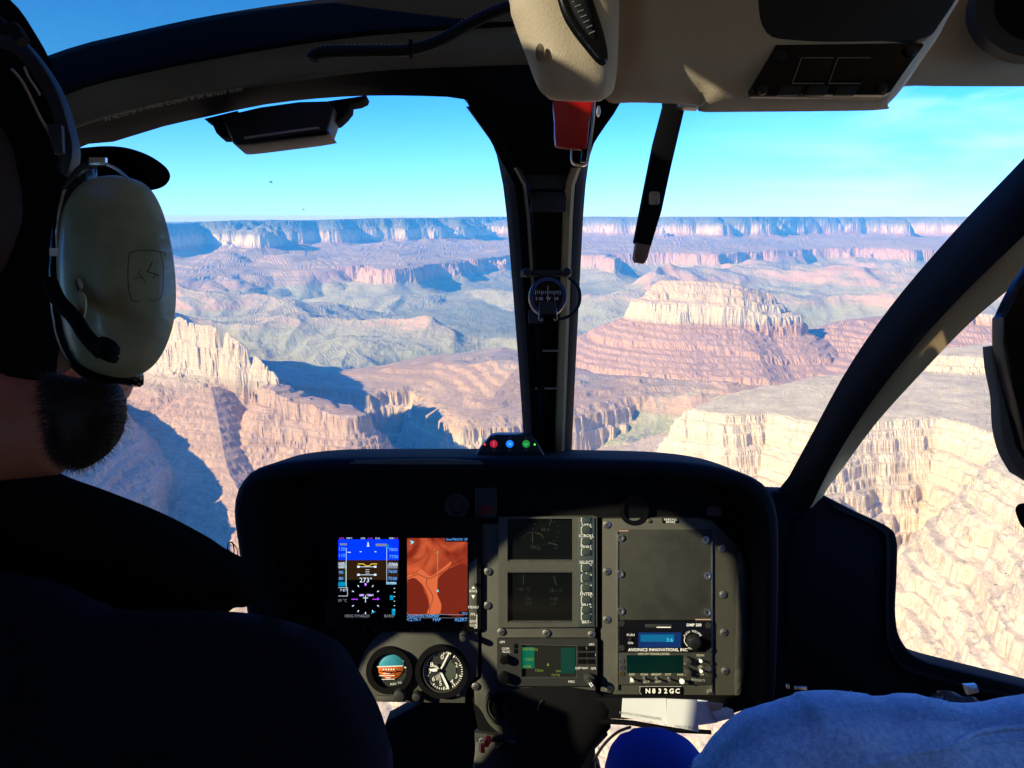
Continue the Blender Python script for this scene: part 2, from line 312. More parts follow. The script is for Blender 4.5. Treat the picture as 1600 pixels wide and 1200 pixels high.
    mm = t.nodes.new('ShaderNodeMath'); mm.operation = 'MULTIPLY'; k(lt.outputs[0], mm.inputs[0]); k(fl_.outputs[0], mm.inputs[1])
    mc = t.nodes.new('ShaderNodeMix'); mc.data_type = 'RGBA'; k(mm.outputs[0], mc.inputs[0]); k(vm.outputs[0], mc.inputs[6]); mc.inputs[7].default_value = (.12, .12, .07, 1)
    k(mc.outputs[2], b.inputs['Base Color'])
    bp = t.nodes.new('ShaderNodeBump'); bp.inputs['Strength'].default_value = .7; bp.inputs['Distance'].default_value = 1.3
    ad = t.nodes.new('ShaderNodeMath'); k(n1.outputs['Fac'], ad.inputs[0]); k(n2.outputs['Fac'], ad.inputs[1]); k(ad.outputs[0], bp.inputs['Height'])
    k(bp.outputs[0], b.inputs['Normal'])
    me.materials.append(m)
    return o
build_terrain()
# the air between here and the far rim
def build_haze():
    bm = bmesh.new(); bmesh.ops.create_cube(bm, size=1)
    lo, hi = (-80000, -3000, -1401.5), (80000, 80000, 30)
    for v in bm.verts: v.co = Vector([hi[i] if v.co[i] > 0 else lo[i] for i in range(3)])
    me = bpy.data.meshes.new('haze'); bm.to_mesh(me); o = bpy.data.objects.new('haze', me); COL.objects.link(o)
    o['kind'] = 'stuff'
    m = bpy.data.materials.new('haze_air'); m.use_nodes = True; t = m.node_tree; t.nodes.clear()
    ou = t.nodes.new('ShaderNodeOutputMaterial'); pv = t.nodes.new('ShaderNodeVolumePrincipled')
    pv.inputs['Color'].default_value = (.05, .46, 1, 1); pv.inputs['Absorption Color'].default_value = (1, 1, 1, 1)
    pv.inputs['Density'].default_value = HAZE; pv.inputs['Anisotropy'].default_value = .0
    t.links.new(pv.outputs[0], ou.inputs['Volume']); me.materials.append(m)
build_haze()
# ================================================================== HELPERS FOR THE CABIN
from mathutils.geometry import delaunay_2d_cdt, tessellate_polygon
CM = Matrix.Rotation(math.pi/2-PITCH, 4, 'X')
def W(px, py, D, h=0):
    """point of the cabin: picture direction at depth D metres; h lifts it towards the viewer in units of D/F"""
    s = D/F
    return CM @ Vector(((px-800)*s, (600-py)*s, -D+h*s))
MATS = {}
def mat(name, col, rough=.5, metal=0, spec=.5, bump=0, bscale=300, emit=None, es=1, var=0, vscale=30, coat=0):
    if name in MATS: return MATS[name]
    m = bpy.data.materials.new(name); m.use_nodes = True; t = m.node_tree; b = t.nodes['Principled BSDF']
    b.inputs['Base Color'].default_value = (*col, 1); b.inputs['Roughness'].default_value = rough
    b.inputs['Metallic'].default_value = metal; b.inputs['Specular IOR Level'].default_value = spec; b.inputs['Coat Weight'].default_value = coat
    k = t.links.new
    geo = t.nodes.new('ShaderNodeNewGeometry')
    if var:
        n = t.nodes.new('ShaderNodeTexNoise'); n.inputs['Scale'].default_value = vscale; n.inputs['Detail'].default_value = 5; n.inputs['Roughness'].default_value = .65
        r = t.nodes.new('ShaderNodeMapRange'); r.inputs[1].default_value = .3; r.inputs[2].default_value = .7; r.inputs[3].default_value = 1-var; r.inputs[4].default_value = 1+var
        v = t.nodes.new('ShaderNodeVectorMath'); v.operation = 'SCALE'; v.inputs[0].default_value = col
        k(geo.outputs['Position'], n.inputs['Vector']); k(n.outputs['Fac'], r.inputs[0]); k(r.outputs[0], v.inputs['Scale']); k(v.outputs[0], b.inputs['Base Color'])
        r2 = t.nodes.new('ShaderNodeMapRange'); r2.inputs[3].default_value = max(rough-.12, .05); r2.inputs[4].default_value = min(rough+.12, 1)
        k(n.outputs['Fac'], r2.inputs[0]); k(r2.outputs[0], b.inputs['Roughness'])
    if bump:
        n = t.nodes.new('ShaderNodeTexNoise'); n.inputs['Scale'].default_value = bscale; n.inputs['Detail'].default_value = 4
        bp = t.nodes.new('ShaderNodeBump'); bp.inputs['Strength'].default_value = bump; bp.inputs['Distance'].default_value = .001
        k(geo.outputs['Position'], n.inputs['Vector']); k(n.outputs['Fac'], bp.inputs['Height']); k(bp.outputs[0], b.inputs['Normal'])
    if emit:
        b.inputs['Emission Color'].default_value = (*emit, 1); b.inputs['Emission Strength'].default_value = es
    MATS[name] = m; return m
def glass(name, tintc, rough=.0, refl=1.0, smear=.10):
    m = bpy.data.materials.new(name); m.use_nodes = True; t = m.node_tree; t.nodes.clear()
    ou = t.nodes.new('ShaderNodeOutputMaterial'); tr = t.nodes.new('ShaderNodeBsdfTransparent'); gl = t.nodes.new('ShaderNodeBsdfGlossy')
    tr.inputs['Color'].default_value = (*tintc, 1); gl.inputs['Roughness'].default_value = rough; gl.inputs['Color'].default_value = (refl, refl, refl, 1)
    fr = t.nodes.new('ShaderNodeLayerWeight'); k = t.links.new
    pw = t.nodes.new('ShaderNodeMath'); pw.operation = 'POWER'; pw.inputs[1].default_value = 5; k(fr.outputs['Facing'], pw.inputs[0])
    ma = t.nodes.new('ShaderNodeMath'); ma.operation = 'MULTIPLY_ADD'; ma.inputs[1].default_value = .30; ma.inputs[2].default_value = .012; k(pw.outputs[0], ma.inputs[0])
    df = t.nodes.new('ShaderNodeBsdfTranslucent'); dn = t.nodes.new('ShaderNodeTexNoise'); dn.inputs['Scale'].default_value = 3.5; dn.inputs['Detail'].default_value = 9; dn.inputs['Roughness'].default_value = .75
    dm = t.nodes.new('ShaderNodeMapRange'); dm.inputs[1].default_value = .5; dm.inputs[2].default_value = .8; dm.inputs[3].default_value = .0; dm.inputs[4].default_value = smear; k(dn.outputs['Fac'], dm.inputs[0]); gg_ = t.nodes.new('ShaderNodeNewGeometry'); k(gg_.outputs['Position'], dn.inputs['Vector'])
    m2 = t.nodes.new('ShaderNodeMixShader'); k(dm.outputs[0], m2.inputs[0]); k(tr.outputs[0], m2.inputs[1]); k(df.outputs[0], m2.inputs[2])
    mi = t.nodes.new('ShaderNodeMixShader')
    k(ma.outputs[0], mi.inputs[0]); k(m2.outputs[0], mi.inputs[1]); k(gl.outputs[0], mi.inputs[2]); k(mi.outputs[0], ou.inputs['Surface'])
    MATS[name] = m; return m
def smooth(pts, n=8, closed=True):
    P = [np.array(p, float) for p in pts]; o = []
    N = len(P)
    for i in range(N if closed else N-1):
        if closed: a, b, c, d = P[i-1], P[i], P[(i+1) % N], P[(i+2) % N]
        else: a, b, c, d = P[max(i-1, 0)], P[i], P[i+1], P[min(i+2, N-1)]
        for j in range(n):
            t = j/n
            o.append(tuple(.5*((2*b)+(-a+c)*t+(2*a-5*b+4*c-d)*t*t+(-a+3*b-3*c+d)*t**3)))
    if not closed: o.append(tuple(P[-1]))
    return o
def rrect(x0, y0, x1, y1, r, n=4):
    o = []
    for cx, cy, a in ((x1-r, y0+r, -90), (x1-r, y1-r, 0), (x0+r, y1-r, 90), (x0+r, y0+r, 180)):
        for i in range(n+1):
            q = R(a+90*i/n); o.append((cx+r*math.cos(q), cy+r*math.sin(q)))
    return o
class B:
    """collects shapes in picture units at depth D (x, y as in the picture, z towards the viewer) into one mesh"""
    def __init__(s, D=1.3): s.bm = bmesh.new(); s.D = D
    def p(s, x, y, z=0, D=None):
        return W(x, y, D or s.D, z)
    def v(s, x, y, z=0, D=None): return s.bm.verts.new(s.p(x, y, z, D))
    def prism(s, pts, z0, z1, bev=0, D=None, holes=None):
        bm = s.bm; n = len(pts)
        if holes:
            loops = [pts]+holes
            tris = tessellate_polygon([[Vector((a, b, 0)) for a, b in l] for l in loops]); flat = [q for l in loops for q in l]
            f0 = [s.v(a, b, z0, D) for a, b in flat]; f1 = [s.v(a, b, z1, D) for a, b in flat]
            for t in tris:
                bm.faces.new([f1[i] for i in t]); bm.faces.new([f0[i] for i in reversed(t)])
            k = 0
            for l in loops:
                m = len(l)
                for i in range(m):
                    a, b = k+i, k+(i+1) % m; bm.faces.new([f0[a], f0[b], f1[b], f1[a]])
                k += m
            return s
        lo = [s.v(a, b, z0, D) for a, b in pts]; rings = [lo]
        if bev:
            c = np.mean(np.array(pts), axis=0); P = np.array(pts, float)
            area = sum(P[i-1][0]*P[i][1]-P[i][0]*P[i-1][1] for i in range(n))
            sg = 1 if area > 0 else -1
            def inset(w_):
                o = []
                for i in range(n):
                    e1 = P[i]-P[i-1]; e2 = P[(i+1) % n]-P[i]
                    l1 = np.hypot(*e1)+1e-9; l2 = np.hypot(*e2)+1e-9
                    n1 = np.array([-e1[1], e1[0]])/l1*sg; n2 = np.array([-e2[1], e2[0]])/l2*sg
                    m_ = n1+n2; m_ = m_/max(np.dot(m_, m_)/2, .6)
                    o.append(P[i]+m_*w_)
                return o
            rings.append([s.v(a, b, z1-bev, D) for a, b in pts])
            for q in (.3, 1.0):
                rings.append([s.v(a, b, z1-bev+bev*math.sqrt(1-(1-q)**2), D) for a, b in inset(bev*q)])
        else: rings.append([s.v(a, b, z1, D) for a, b in pts])
        for a, b in zip(rings[:-1], rings[1:]):
            for i in range(n):
                j = (i+1) % n; bm.faces.new([a[i], a[j], b[j], b[i]])
        bm.faces.new(rings[-1]); bm.faces.new(list(reversed(lo)))
        return s
    def box(s, x0, y0, x1, y1, z0, z1, bev=0, D=None):
        return s.prism([(x0, y0), (x1, y0), (x1, y1), (x0, y1)], z0, z1, bev, D)
    def cyl(s, cx, cy, r, z0, z1, n=20, bev=0, r2=None, D=None):
        pts = [(cx+r*math.cos(2*math.pi*i/n), cy+(r2 or r)*math.sin(2*math.pi*i/n)) for i in range(n)]
        return s.prism(pts, z0, z1, bev, D)
    def ring(s, cx, cy, r0, r1, z0, z1, n=32, ry=1.0, D=None):
        a = [[s.v(cx+r*math.cos(2*math.pi*i/n), cy+r*ry*math.sin(2*math.pi*i/n), z, D) for i in range(n)] for r, z in ((r0, z0), (r0, z1), (r1, z1), (r1, z0))]
        for k in range(4):
            for i in range(n):
                j = (i+1) % n; s.bm.faces.new([a[k][i], a[k][j], a[(k+1) % 4][j], a[(k+1) % 4][i]])
        return s
    def line(s, pts, w, z, th=.4, D=None):
        for (x0, y0), (x1, y1) in zip(pts[:-1], pts[1:]):
            l = math.hypot(x1-x0, y1-y0) or 1; nx, ny = -(y1-y0)/l*w/2, (x1-x0)/l*w/2
            s.prism([(x0+nx, y0+ny), (x1+nx, y1+ny), (x1-nx, y1-ny), (x0-nx, y0-ny)], z, z+th, 0, D)
        return s
    def flat(s, pts, z, D=None):
        s.bm.faces.new([s.v(a, b, z, D) for a, b in pts]); return s
    def tube(s, pts, r, n=8):
        """pts: world vectors"""
        bm = s.bm; rings = []; N = len(pts); up = Vector((.13, .31, .94))
        for i, q in enumerate(pts):
            t = (pts[min(i+1, N-1)]-pts[max(i-1, 0)]).normalized(); a = t.cross(up).normalized(); b = t.cross(a)
            rr = r[i] if isinstance(r, (list, tuple)) else r
            rings.append([bm.verts.new(q+(a*math.cos(2*math.pi*k/n)+b*math.sin(2*math.pi*k/n))*rr) for k in range(n)])
        for a, b in zip(rings[:-1], rings[1:]):
            for k in range(n): bm.faces.new([a[k], a[(k+1) % n], b[(k+1) % n], b[k]])
        bm.faces.new(list(reversed(rings[0]))); bm.faces.new(rings[-1])
        return s
    def loft(s, rows, closed=False):
        """rows of (px, py, D) with equal counts"""
        g = [[s.bm.verts.new(W(*q)) for q in r] for r in rows]
        for a, b in zip(g[:-1], g[1:]):
            for i in range(len(a)-(0 if closed else 1)):
                j = (i+1) % len(a); s.bm.faces.new([a[i], a[j], b[j], b[i]])
        return g
    def inflate(s, outline, H, Rr, step=10, back=1.0, D=None, noise=0, nl=60, seed=0, tiltx=0, tilty=0):
        P = np.array(outline); lo = P.min(0); hi = P.max(0); c = (lo+hi)/2
        gx, gy = np.meshgrid(np.arange(lo[0], hi[0], step), np.arange(lo[1], hi[1], step)); gx[1::2] += step/2
        X = gx.ravel().astype(np.float64); Y = gy.ravel().astype(np.float64)
        sd = poly_sd(X, Y, [tuple(q) for q in P]); m = sd < -step*.45
        X, Y, sd = X[m], Y[m], -sd[m]
        n = len(P); pts = [Vector(q) for q in P]+[Vector((a, b)) for a, b in zip(X, Y)]
        ov, _, of, *_r = delaunay_2d_cdt(pts, [(i, (i+1) % n) for i in range(n)], [], 1, 1e-4)
        XX = np.array([q[0] for q in ov]); YY = np.array([q[1] for q in ov])
        dd = np.abs(poly_sd(XX, YY, [tuple(q) for q in P])); t = np.clip(dd/Rr, 0, 1); z = H*np.sqrt(np.clip(1-(1-t)**2, 0, 1))
        if noise: z = z + noise*t*fbm(XX.astype(np.float32), YY.astype(np.float32), nl, 4, .5, False, 40+seed)
        z0 = tiltx*(XX-c[0])+tilty*(YY-c[1])
        edge = dd < 1e-3*step+.02
        fv = [s.v(a, b, zz+q, D) for a, b, zz, q in zip(XX, YY, z, z0)]
        bv = [fv[i] if edge[i] else s.v(XX[i], YY[i], z0[i]-back*abs(z[i]), D) for i in range(len(XX))]
        for f in of:
            if len(set(f)) < 3: continue
            try: s.bm.faces.new([fv[i] for i in f])
            except ValueError: pass
            try: s.bm.faces.new([bv[i] for i in reversed(f)])
            except ValueError: pass
        return s
def shade(me, ang=40):
    me.polygons.foreach_set('use_smooth', [True]*len(me.polygons))
    try: me.set_sharp_from_angle(angle=R(ang))
    except Exception: pass
def link(name, me, m, parent=None, origin=Vector((0, 0, 0))):
    o = bpy.data.objects.new(name, me); COL.objects.link(o)
    if m: me.materials.clear(); me.materials.append(MATS[m] if isinstance(m, str) else m)
    if parent is not None: o.parent = parent
    return o
class Thing:
    def __init__(s, name, label, cat, at, group=None):
        s.e = bpy.data.objects.new(name, None); COL.objects.link(s.e); s.e.location = at; s.o = Vector(at); s.e.empty_display_size = .02
        s.e['label'] = label; s.e['category'] = cat
        if group: s.e['group'] = group
    def part(s, name, b, m, parent=None, label=None, sm=40, kind=None):
        bm = b.bm
        bmesh.ops.recalc_face_normals(bm, faces=bm.faces[:])
        bmesh.ops.translate(bm, vec=-s.o, verts=bm.verts[:])
        me = bpy.data.meshes.new(name); bm.to_mesh(me); bm.free()
        if sm: shade(me, sm)
        o = link(name, me, m, parent or s.e)
        if label: o['label'] = label
        if kind: o['kind'] = kind
        return o
    def copy(s, src, px0, px1, D, parent=None):
        """a further piece of the same mesh, moved from one place of the panel to another"""
        o = src.copy(); COL.objects.link(o); o.parent = parent or src.parent
        o.location = src.location + (W(px1[0], px1[1], D)-W(px0[0], px0[1], D))
        return o
    def text(s, txt, px, py, size, m, D=1.3, h=1.0, parent=None, rot=0, align='CENTER', name='lettering', bold=0, stretch=1.0, q=None):
        c = bpy.data.curves.new(name, 'FONT'); c.body = txt; c.size = size*D/F*1.38; c.align_x = align; c.align_y = 'CENTER'; c.offset = bold*D/F; c.extrude = .0
        c.resolution_u = 2
        tmp = bpy.data.objects.new('tmp', c); me = bpy.data.meshes.new_from_object(tmp); bpy.data.objects.remove(tmp); bpy.data.curves.remove(c)
        me.name = name; o = bpy.data.objects.new(name, me); COL.objects.link(o); me.materials.clear(); me.materials.append(MATS[m]); o.parent = parent or s.e
        base = CM.to_3x3().to_4x4() if q is None else q
        o.matrix_local = Matrix.Translation(W(px, py, D, h)-s.o) @ base @ Matrix.Rotation(R(rot), 4, 'Z') @ Matrix.Diagonal((stretch, 1, 1, 1))
        return o
mat('black_plastic', (.006, .006, .0065), .45, bump=.3, bscale=900, var=.2, vscale=60)
mat('soft_black', (.0035, .0035, .004), .8, spec=.1, bump=.4, bscale=700)
mat('gloss_black', (.004, .004, .0045), .2, spec=.35)
mat('rubber', (.006, .006, .006), .7, spec=.25)
mat('cloth_black', (.003, .003, .0035), .95, spec=.1, bump=.6, bscale=500)
mat('cloth_navy', (.003, .0045, .011), .9, spec=.15, bump=.6, bscale=450, var=.2, vscale=25)
mat('panel_grey', (.060, .060, .050), .55, spec=.35, bump=.35, bscale=1400, var=.12, vscale=18)
mat('panel_dark', (.030, .031, .025), .6, spec=.3, bump=.35, bscale=1400, var=.22, vscale=35)
mat('bezel', (.022, .023, .022), .5, spec=.35, bump=.2, bscale=1200)
mat('beige_plastic', (.62, .49, .32), .6, spec=.3, bump=.5, bscale=650, var=.06, vscale=12)
mat('beige_dark', (.30, .22, .13), .6, spec=.3, bump=.4, bscale=650)
mat('olive_paint', (.11, .095, .055), .42, spec=.4, var=.12, vscale=14)
mat('tan_trim', (.45, .30, .15), .55, spec=.3, bump=.3, bscale=600)
mat('steel', (.62, .62, .60), .3, metal=1)
mat('dull_steel', (.42, .42, .39), .42, metal=1, var=.15, vscale=120)
mat('brass', (.60, .45, .2), .35, metal=1)
mat('white_paint', (.80, .80, .76), .6, spec=.2)
mat('cream_paint', (.62, .60, .42), .6, spec=.2)
mat('grey_paint', (.30, .30, .28), .6, spec=.2)
mat('red_plastic', (.50, .006, .004), .32, spec=.5)
mat('red_switch', (.75, .05, .02), .4)
mat('screen_off', (.004, .005, .005), .10, spec=.5)
mat('paper', (.62, .63, .62), .8, spec=.1, var=.05, vscale=20)
mat('skin', (.50, .17, .09), .5, spec=.4, var=.1, vscale=60)
mat('hair', (.030, .014, .008), .6, spec=.3)
def em(name, col, k): mat(name, (.004, .004, .004), .25, emit=col, es=k)
glass('smoked_glass', (.42, .46, .56)); glass('clear_glass', (.97, .985, .98)); glass('tinted_glass', (.8, .72, .45)); glass('instrument_glass', (.96, .96, .96), 0, .5)
# ================================================================== THE CABIN
mat('bounce_lining', (.44, .33, .21), .8)  # tan chosen so unseen rear surfaces bounce sunlight onto the console
cab = Thing('helicopter', 'black framed helicopter cabin with bubble windscreen seen from inside above the canyon', 'helicopter', W(800, 1500, 1.1))
# ---- shell behind and beside the camera
XL, XR, ZR, ZF = -.78, .95, .335, -1.25
def wbox(b, a, c):
    bm = b.bm; v = [bm.verts.new((a[0] if i & 1 else c[0], a[1] if i & 2 else c[1], a[2] if i & 4 else c[2])) for i in range(8)]
    for f in ((0, 1, 3, 2), (4, 6, 7, 5), (0, 4, 5, 1), (2, 3, 7, 6), (0, 2, 6, 4), (1, 5, 7, 3)): bm.faces.new([v[i] for i in f])
b = B(); wbox(b, (XL, -1.3, ZR), (XR, .27, ZR+.05)); wbox(b, (XL, .27, ZR), (-.46, .50, ZR+.05)); wbox(b, (-.26, .27, ZR), (XR, .50, ZR+.05)); wbox(b, (XL, .50, ZR), (XR, .78, ZR+.05)); wbox(b, (.10, .781, ZR), (XR, .86, ZR+.05)); cab.part('roof', b, 'beige_plastic', sm=0)  # left front strip blocks sun from the skylight; gap behind feeds the console
b = B(); b.bm.faces.new([b.bm.verts.new(q) for q in ((-.46, .27, ZR+.02), (-.26, .27, ZR+.02), (-.26, .50, ZR+.02), (-.46, .50, ZR+.02))]); cab.part('added_sun_port', b, 'smoked_glass', sm=0)  # unseen port added to let sun onto the console end cover
b = B(); wbox(b, (XL, -1.35, ZF), (XR, -1.30, ZR+.05)); cab.part('rear_bulkhead', b, 'bounce_lining', sm=0)
b = B(); wbox(b, (XL, -1.3, ZF-.05), (XR, 1.02, ZF)); cab.part('cabin_floor', b, 'soft_black', sm=0)
b = B(); wbox(b, (XL, -1.25, -.80), (XR, -.25, -.72)); wbox(b, (XL, -1.29, -.72), (XR, -1.15, .0)); cab.part('bounce_bench', b, 'bounce_lining', sm=0)  # unseen bench added as a bounce surface for the sun
b = B(); wbox(b, (XR, -1.3, ZF), (XR+.04, .12, ZR)); wbox(b, (XR, .12, ZF), (XR+.04, 1.3, -.62)); wbox(b, (XR, .12, .22), (XR+.04, .9, ZR)); cab.part('side_wall', b, 'bounce_lining', sm=0)
# unseen left door; two openings shaped to throw the sun patch on the panel
S = SUNV
def onwall(px, py, D=1.3, h=0):
    q = W(px, py, D, h); t = (q.x-XL)/-S.x; q = q+S*t; return (q.y, q.z)
openA = [onwall(*q) for q in ((738, 912), (792, 862), (862, 801), (960, 788), (1050, 800), (1100, 838), (1150, 872), (1164, 950), (1172, 1110), (1160, 1190), (960, 1200), (945, 1120), (800, 1066), (742, 1004))]
openB = [onwall(*q) for q in ((560, 1060), (585, 1020), (632, 990), (690, 992), (742, 1030), (762, 1064), (775, 1092), (790, 1150), (760, 1190), (560, 1180))]
outer = [(-1.3, ZF), (1.12, ZF), (1.12, ZR), (-1.3, ZR)]
def wallmesh(b, x0, x1, loops):
    bm = b.bm; flat = [q for l in loops for q in l]; tris = tessellate_polygon([[Vector((a, c, 0)) for a, c in l] for l in loops])
    f0 = [bm.verts.new((x0, a, c)) for a, c in flat]; f1 = [bm.verts.new((x1, a, c)) for a, c in flat]
    for t in tris: bm.faces.new([f0[i] for i in t]); bm.faces.new([f1[i] for i in reversed(t)])
    k = 0
    for l in loops:
        for i in range(len(l)):
            a, c = k+i, k+(i+1) % len(l); bm.faces.new([f0[a], f0[c], f1[c], f1[a]])
        k += len(l)
openC = [(-1.1, -.35), (-1.1, .16), (-.45, .18), (-.38, .12), (-.38, -.35)]  # rear opening added so sun bounces forward off the tan surfaces
b = B(); wallmesh(b, XL-.006, XL, [outer, openA, openB, openC]); cab.part('pilot_door_sun_mask', b, 'soft_black', sm=0)
for op in (openA, openB, openC):
    b = B(); b.bm.faces.new([b.bm.verts.new((XL-.003, a, c)) for a, c in op]); cab.part('door_window', b, 'clear_glass', sm=0)
# ---- windscreen header, an arched beam over the pilot's side
def samp(pts, n=26): 
    P = np.array(smooth(pts, 12, False)); d = np.concatenate([[0], np.cumsum(np.hypot(*(P[1:, :2]-P[:-1, :2]).T))]); t = np.linspace(0, d[-1], n)
    return [tuple(np.interp(t, d, P[:, k])[i] for k in range(3)) for i in range(n)]
top = samp([(-120, 175, .74), (85, 91, .78), (200, 60, .81), (330, 32, .84), (480, 9, .88), (600, -3, .91), (760, -14, .94), (860, -22, .95)])
crs = samp([(-120, 250, .72), (100, 142, .75), (210, 112, .78), (330, 87, .81), (480, 60, .85), (600, 46, .88), (760, 36, .91), (860, 30, .92)])
olv = samp([(-120, 262, .725), (100, 150, .757), (210, 118, .787), (330, 93, .817), (480, 68, .857), (600, 54, .887), (760, 44, .917), (860, 38, .927)])
lip = samp([(-120, 300, .74), (120, 200, .775), (210, 174, .80), (330, 147, .825), (480, 124, .87), (600, 110, .90), (760, 103, .93), (860, 100, .94)])
bot = samp([(-120, 345, .80), (128, 229, .83), (180, 221, .85), (250, 199, .87), (330, 181, .885), (430, 161, .91), (560, 150, .935), (690, 151, .95), (727, 156, .955), (860, 170, .96)])
bk = [(a, c-6, d+.05) for a, c, d in bot]; bk2 = [(a, c-8, d+.07) for a, c, d in top]
b = B(); b.loft([bk2, top, crs, olv]); h1 = cab.part('windscreen_header', b, 'soft_black')
b = B(); b.loft([olv, [tuple(.5*(p+q) for p, q in zip(r, s_)) for r, s_ in zip(olv, lip)], [(a, c-5, d) for a, c, d in lip], [(a, c, d+.004) for a, c, d in lip]]); cab.part('header_lining', b, 'olive_paint', h1, 'olive painted strip along the header')
b = B(); b.loft([[(a, c, d+.004) for a, c, d in lip], [tuple(.55*p+.45*q for p, q in zip(r, s_)) for r, s_ in zip(lip, bot)], bot, bk]); cab.part('header_lip', b, 'soft_black', h1)
txt = 'THE HELICOPTER IS APPROVED TO OPERATE BY DAY AND NIGHT IN VFR'
for i, ch in enumerate(txt):
    if ch == ' ': continue
    t = i/(len(txt)-1); px = 165+t*212; P = np.array(samp([(165, 187, .79), (230, 169, .81), (300, 154, .83), (377, 140, .85)], 30)); py = np.interp(px, P[:, 0], P[:, 1])
    if i % 1 == 0:
        sl = math.degrees(math.atan2(-(np.interp(px+5, P[:, 0], P[:, 1])-np.interp(px-5, P[:, 0], P[:, 1])), 10))
        cab.text(ch, px, py, 6.0, 'cream_paint', D=np.interp(px, P[:, 0], P[:, 2])-.012, h=0, rot=sl, name='lettering', parent=h1)
# ---- tinted roof window above the header
rear = [(-.78+.82*i/25, .78, ZR+.02) for i in range(26)]
b = B(); tr_ = [b.bm.verts.new(W(a, c-4, d+.03)) for a, c, d in top]; rr_ = [b.bm.verts.new(q) for q in rear]
md_ = [b.bm.verts.new((Vector(q)+W(a, c-4, d+.03))*.5+Vector((0, 0, .035))) for q, (a, c, d) in zip(rear, top)]
for u, v_ in ((tr_, md_), (md_, rr_)):
    for i in range(25): b.bm.faces.new([u[i], u[i+1], v_[i+1], v_[i]])
cab.part('roof_window', b, 'tinted_glass')
# ---- centre post with its gusset
D0, D1 = .97, 1.36
def pd(y): return D0+(D1-D0)*(y-150)/560
ys = [100, 150, 180, 205, 245, 290, 340, 400, 450, 520, 600, 660, 712]
def ip(y, pts): return np.interp(y, [q[0] for q in pts], [q[1] for q in pts])
LE = [(100, 640), (150, 722), (180, 745), (205, 762), (245, 777), (290, 786), (340, 792), (450, 801), (580, 811), (712, 820)]
RE = [(100, 1080), (150, 985), (160, 968), (180, 950), (205, 935), (245, 921), (290, 915), (340, 911), (480, 904), (600, 898), (712, 893)]
GL = [(100, 735), (170, 742), (205, 768), (245, 790), (290, 815), (340, 821), (450, 828), (580, 836), (712, 843)]
GR = [(100, 985), (170, 955), (205, 930), (245, 905), (290, 889), (340, 886), (480, 881), (712, 873)]
cl = smooth  # noqa
yy = list(np.linspace(100, 716, 40))
def col(pts, dd): return [(ip(y, pts), y, pd(y)+dd) for y in yy]
def off(pts, k): return [(a, c+k) for a, c in pts]
b = B(); b.loft([col(off(LE, 14), .07), col(LE, .045), col(off(LE, 8), .012), col(off(GL, -10), 0), col(GL, 0)]); post = cab.part('centre_post', b, 'soft_black')
b = B(); b.loft([col(GR, 0), col(off(GR, 10), 0), col(off(RE, -6), .012), col(RE, .045), col(off(RE, -14), .07)]); cab.part('post_flange', b, 'soft_black', post)
yy = list(np.linspace(262, 716, 34))
b = B(); b.loft([col(off(GL, 2), -.001), col(off(GL, 7), -.006), col(off(GL, 13), -.004), col(off(GL, 16), .006)]); cab.part('post_rail', b, 'gloss_black', post)
b = B(); b.loft([col(off(GR, -7), .006), col(off(GR, -4), -.004), col(off(GR, 4), -.006), col(off(GR, 9), -.001)]); cab.part('post_rail', b, 'tan_trim', post, 'tan rail on the right edge of the post')
yy = list(np.linspace(100, 716, 40))
b = B(); b.loft([col(GL, 0), col(off(GL, 12), .012), col(off(GR, -8), .012), col(GR, 0)]); cab.part('post_channel', b, 'soft_black', post)
b = B(1.07); b.prism([(728, 166), (960, 166), (905, 262), (888, 296), (817, 296), (795, 258)], -4, 2, 3); cab.part('gusset_plate', b, 'black_plastic', post)
b = B(1.08); b.box(829, 301, 885, 331, -3, 6, 2); cab.part('post_cover', b, 'black_plastic', post, 'small square cover below the gusset')
for y in (548, 607):
    b = B(pd(y)); b.box(836, y-1.2, 876, y+1.2, -8, 1); cab.part('post_clip', b, 'dull_steel', post)
b = B(1.2); b.box(826, 484, 850, 505, -6, 2, 1)
for k in range(4): b.box(829, 487+4.4*k, 846, 489+4.4*k, 2, 2.6)
cab.part('placard', b, 'bezel', post)
# ---- right windscreen pillar running into the door frame
o1 = samp([(1690, 150, .86), (1600, 247, .92), (1500, 352, 1.02), (1400, 468, 1.14), (1325, 575, 1.26), (1262, 690, 1.40), (1215, 768, 1.52), (1150, 800, 1.58)])
o2 = samp([(1700, 190, .84), (1600, 290, .90), (1500, 395, 1.00), (1405, 505, 1.12), (1335, 605, 1.24), (1275, 710, 1.38), (1232, 785, 1.50), (1170, 840, 1.56)])
o3 = samp([(1720, 255, .85), (1600, 368, .91), (1500, 465, 1.01), (1415, 560, 1.13), (1350, 645, 1.25), (1295, 735, 1.38), (1262, 800, 1.50), (1210, 860, 1.56)])
o4 = samp([(1740, 310, .88), (1600, 432, .95), (1515, 505, 1.04), (1435, 588, 1.15), (1370, 660, 1.27), (1318, 730, 1.40), (1285, 776, 1.50), (1240, 860, 1.56)])
o1b = [(a+8, c+8, d+.05) for a, c, d in o1]; mid_ = [tuple(.5*(p+q) for p, q in zip(r, s_)) for r, s_ in zip(o2, o3)]; mid_ = [(a, c, d-.006) for a, c, d in mid_]
b = B(); b.loft([o1b, o1, o2, mid_, o3, [(a, c, d+.02) for a, c, d in o3]]); pil = cab.part('windscreen_pillar', b, 'soft_black')
b = B(); b.loft([[(a, c, d+.012) for a, c, d in o3], o4, [(a-4, c-4, d+.05) for a, c, d in o4]]); cab.part('pillar_trim', b, 'tan_trim', pil, 'tan trim on the door side of the pillar')
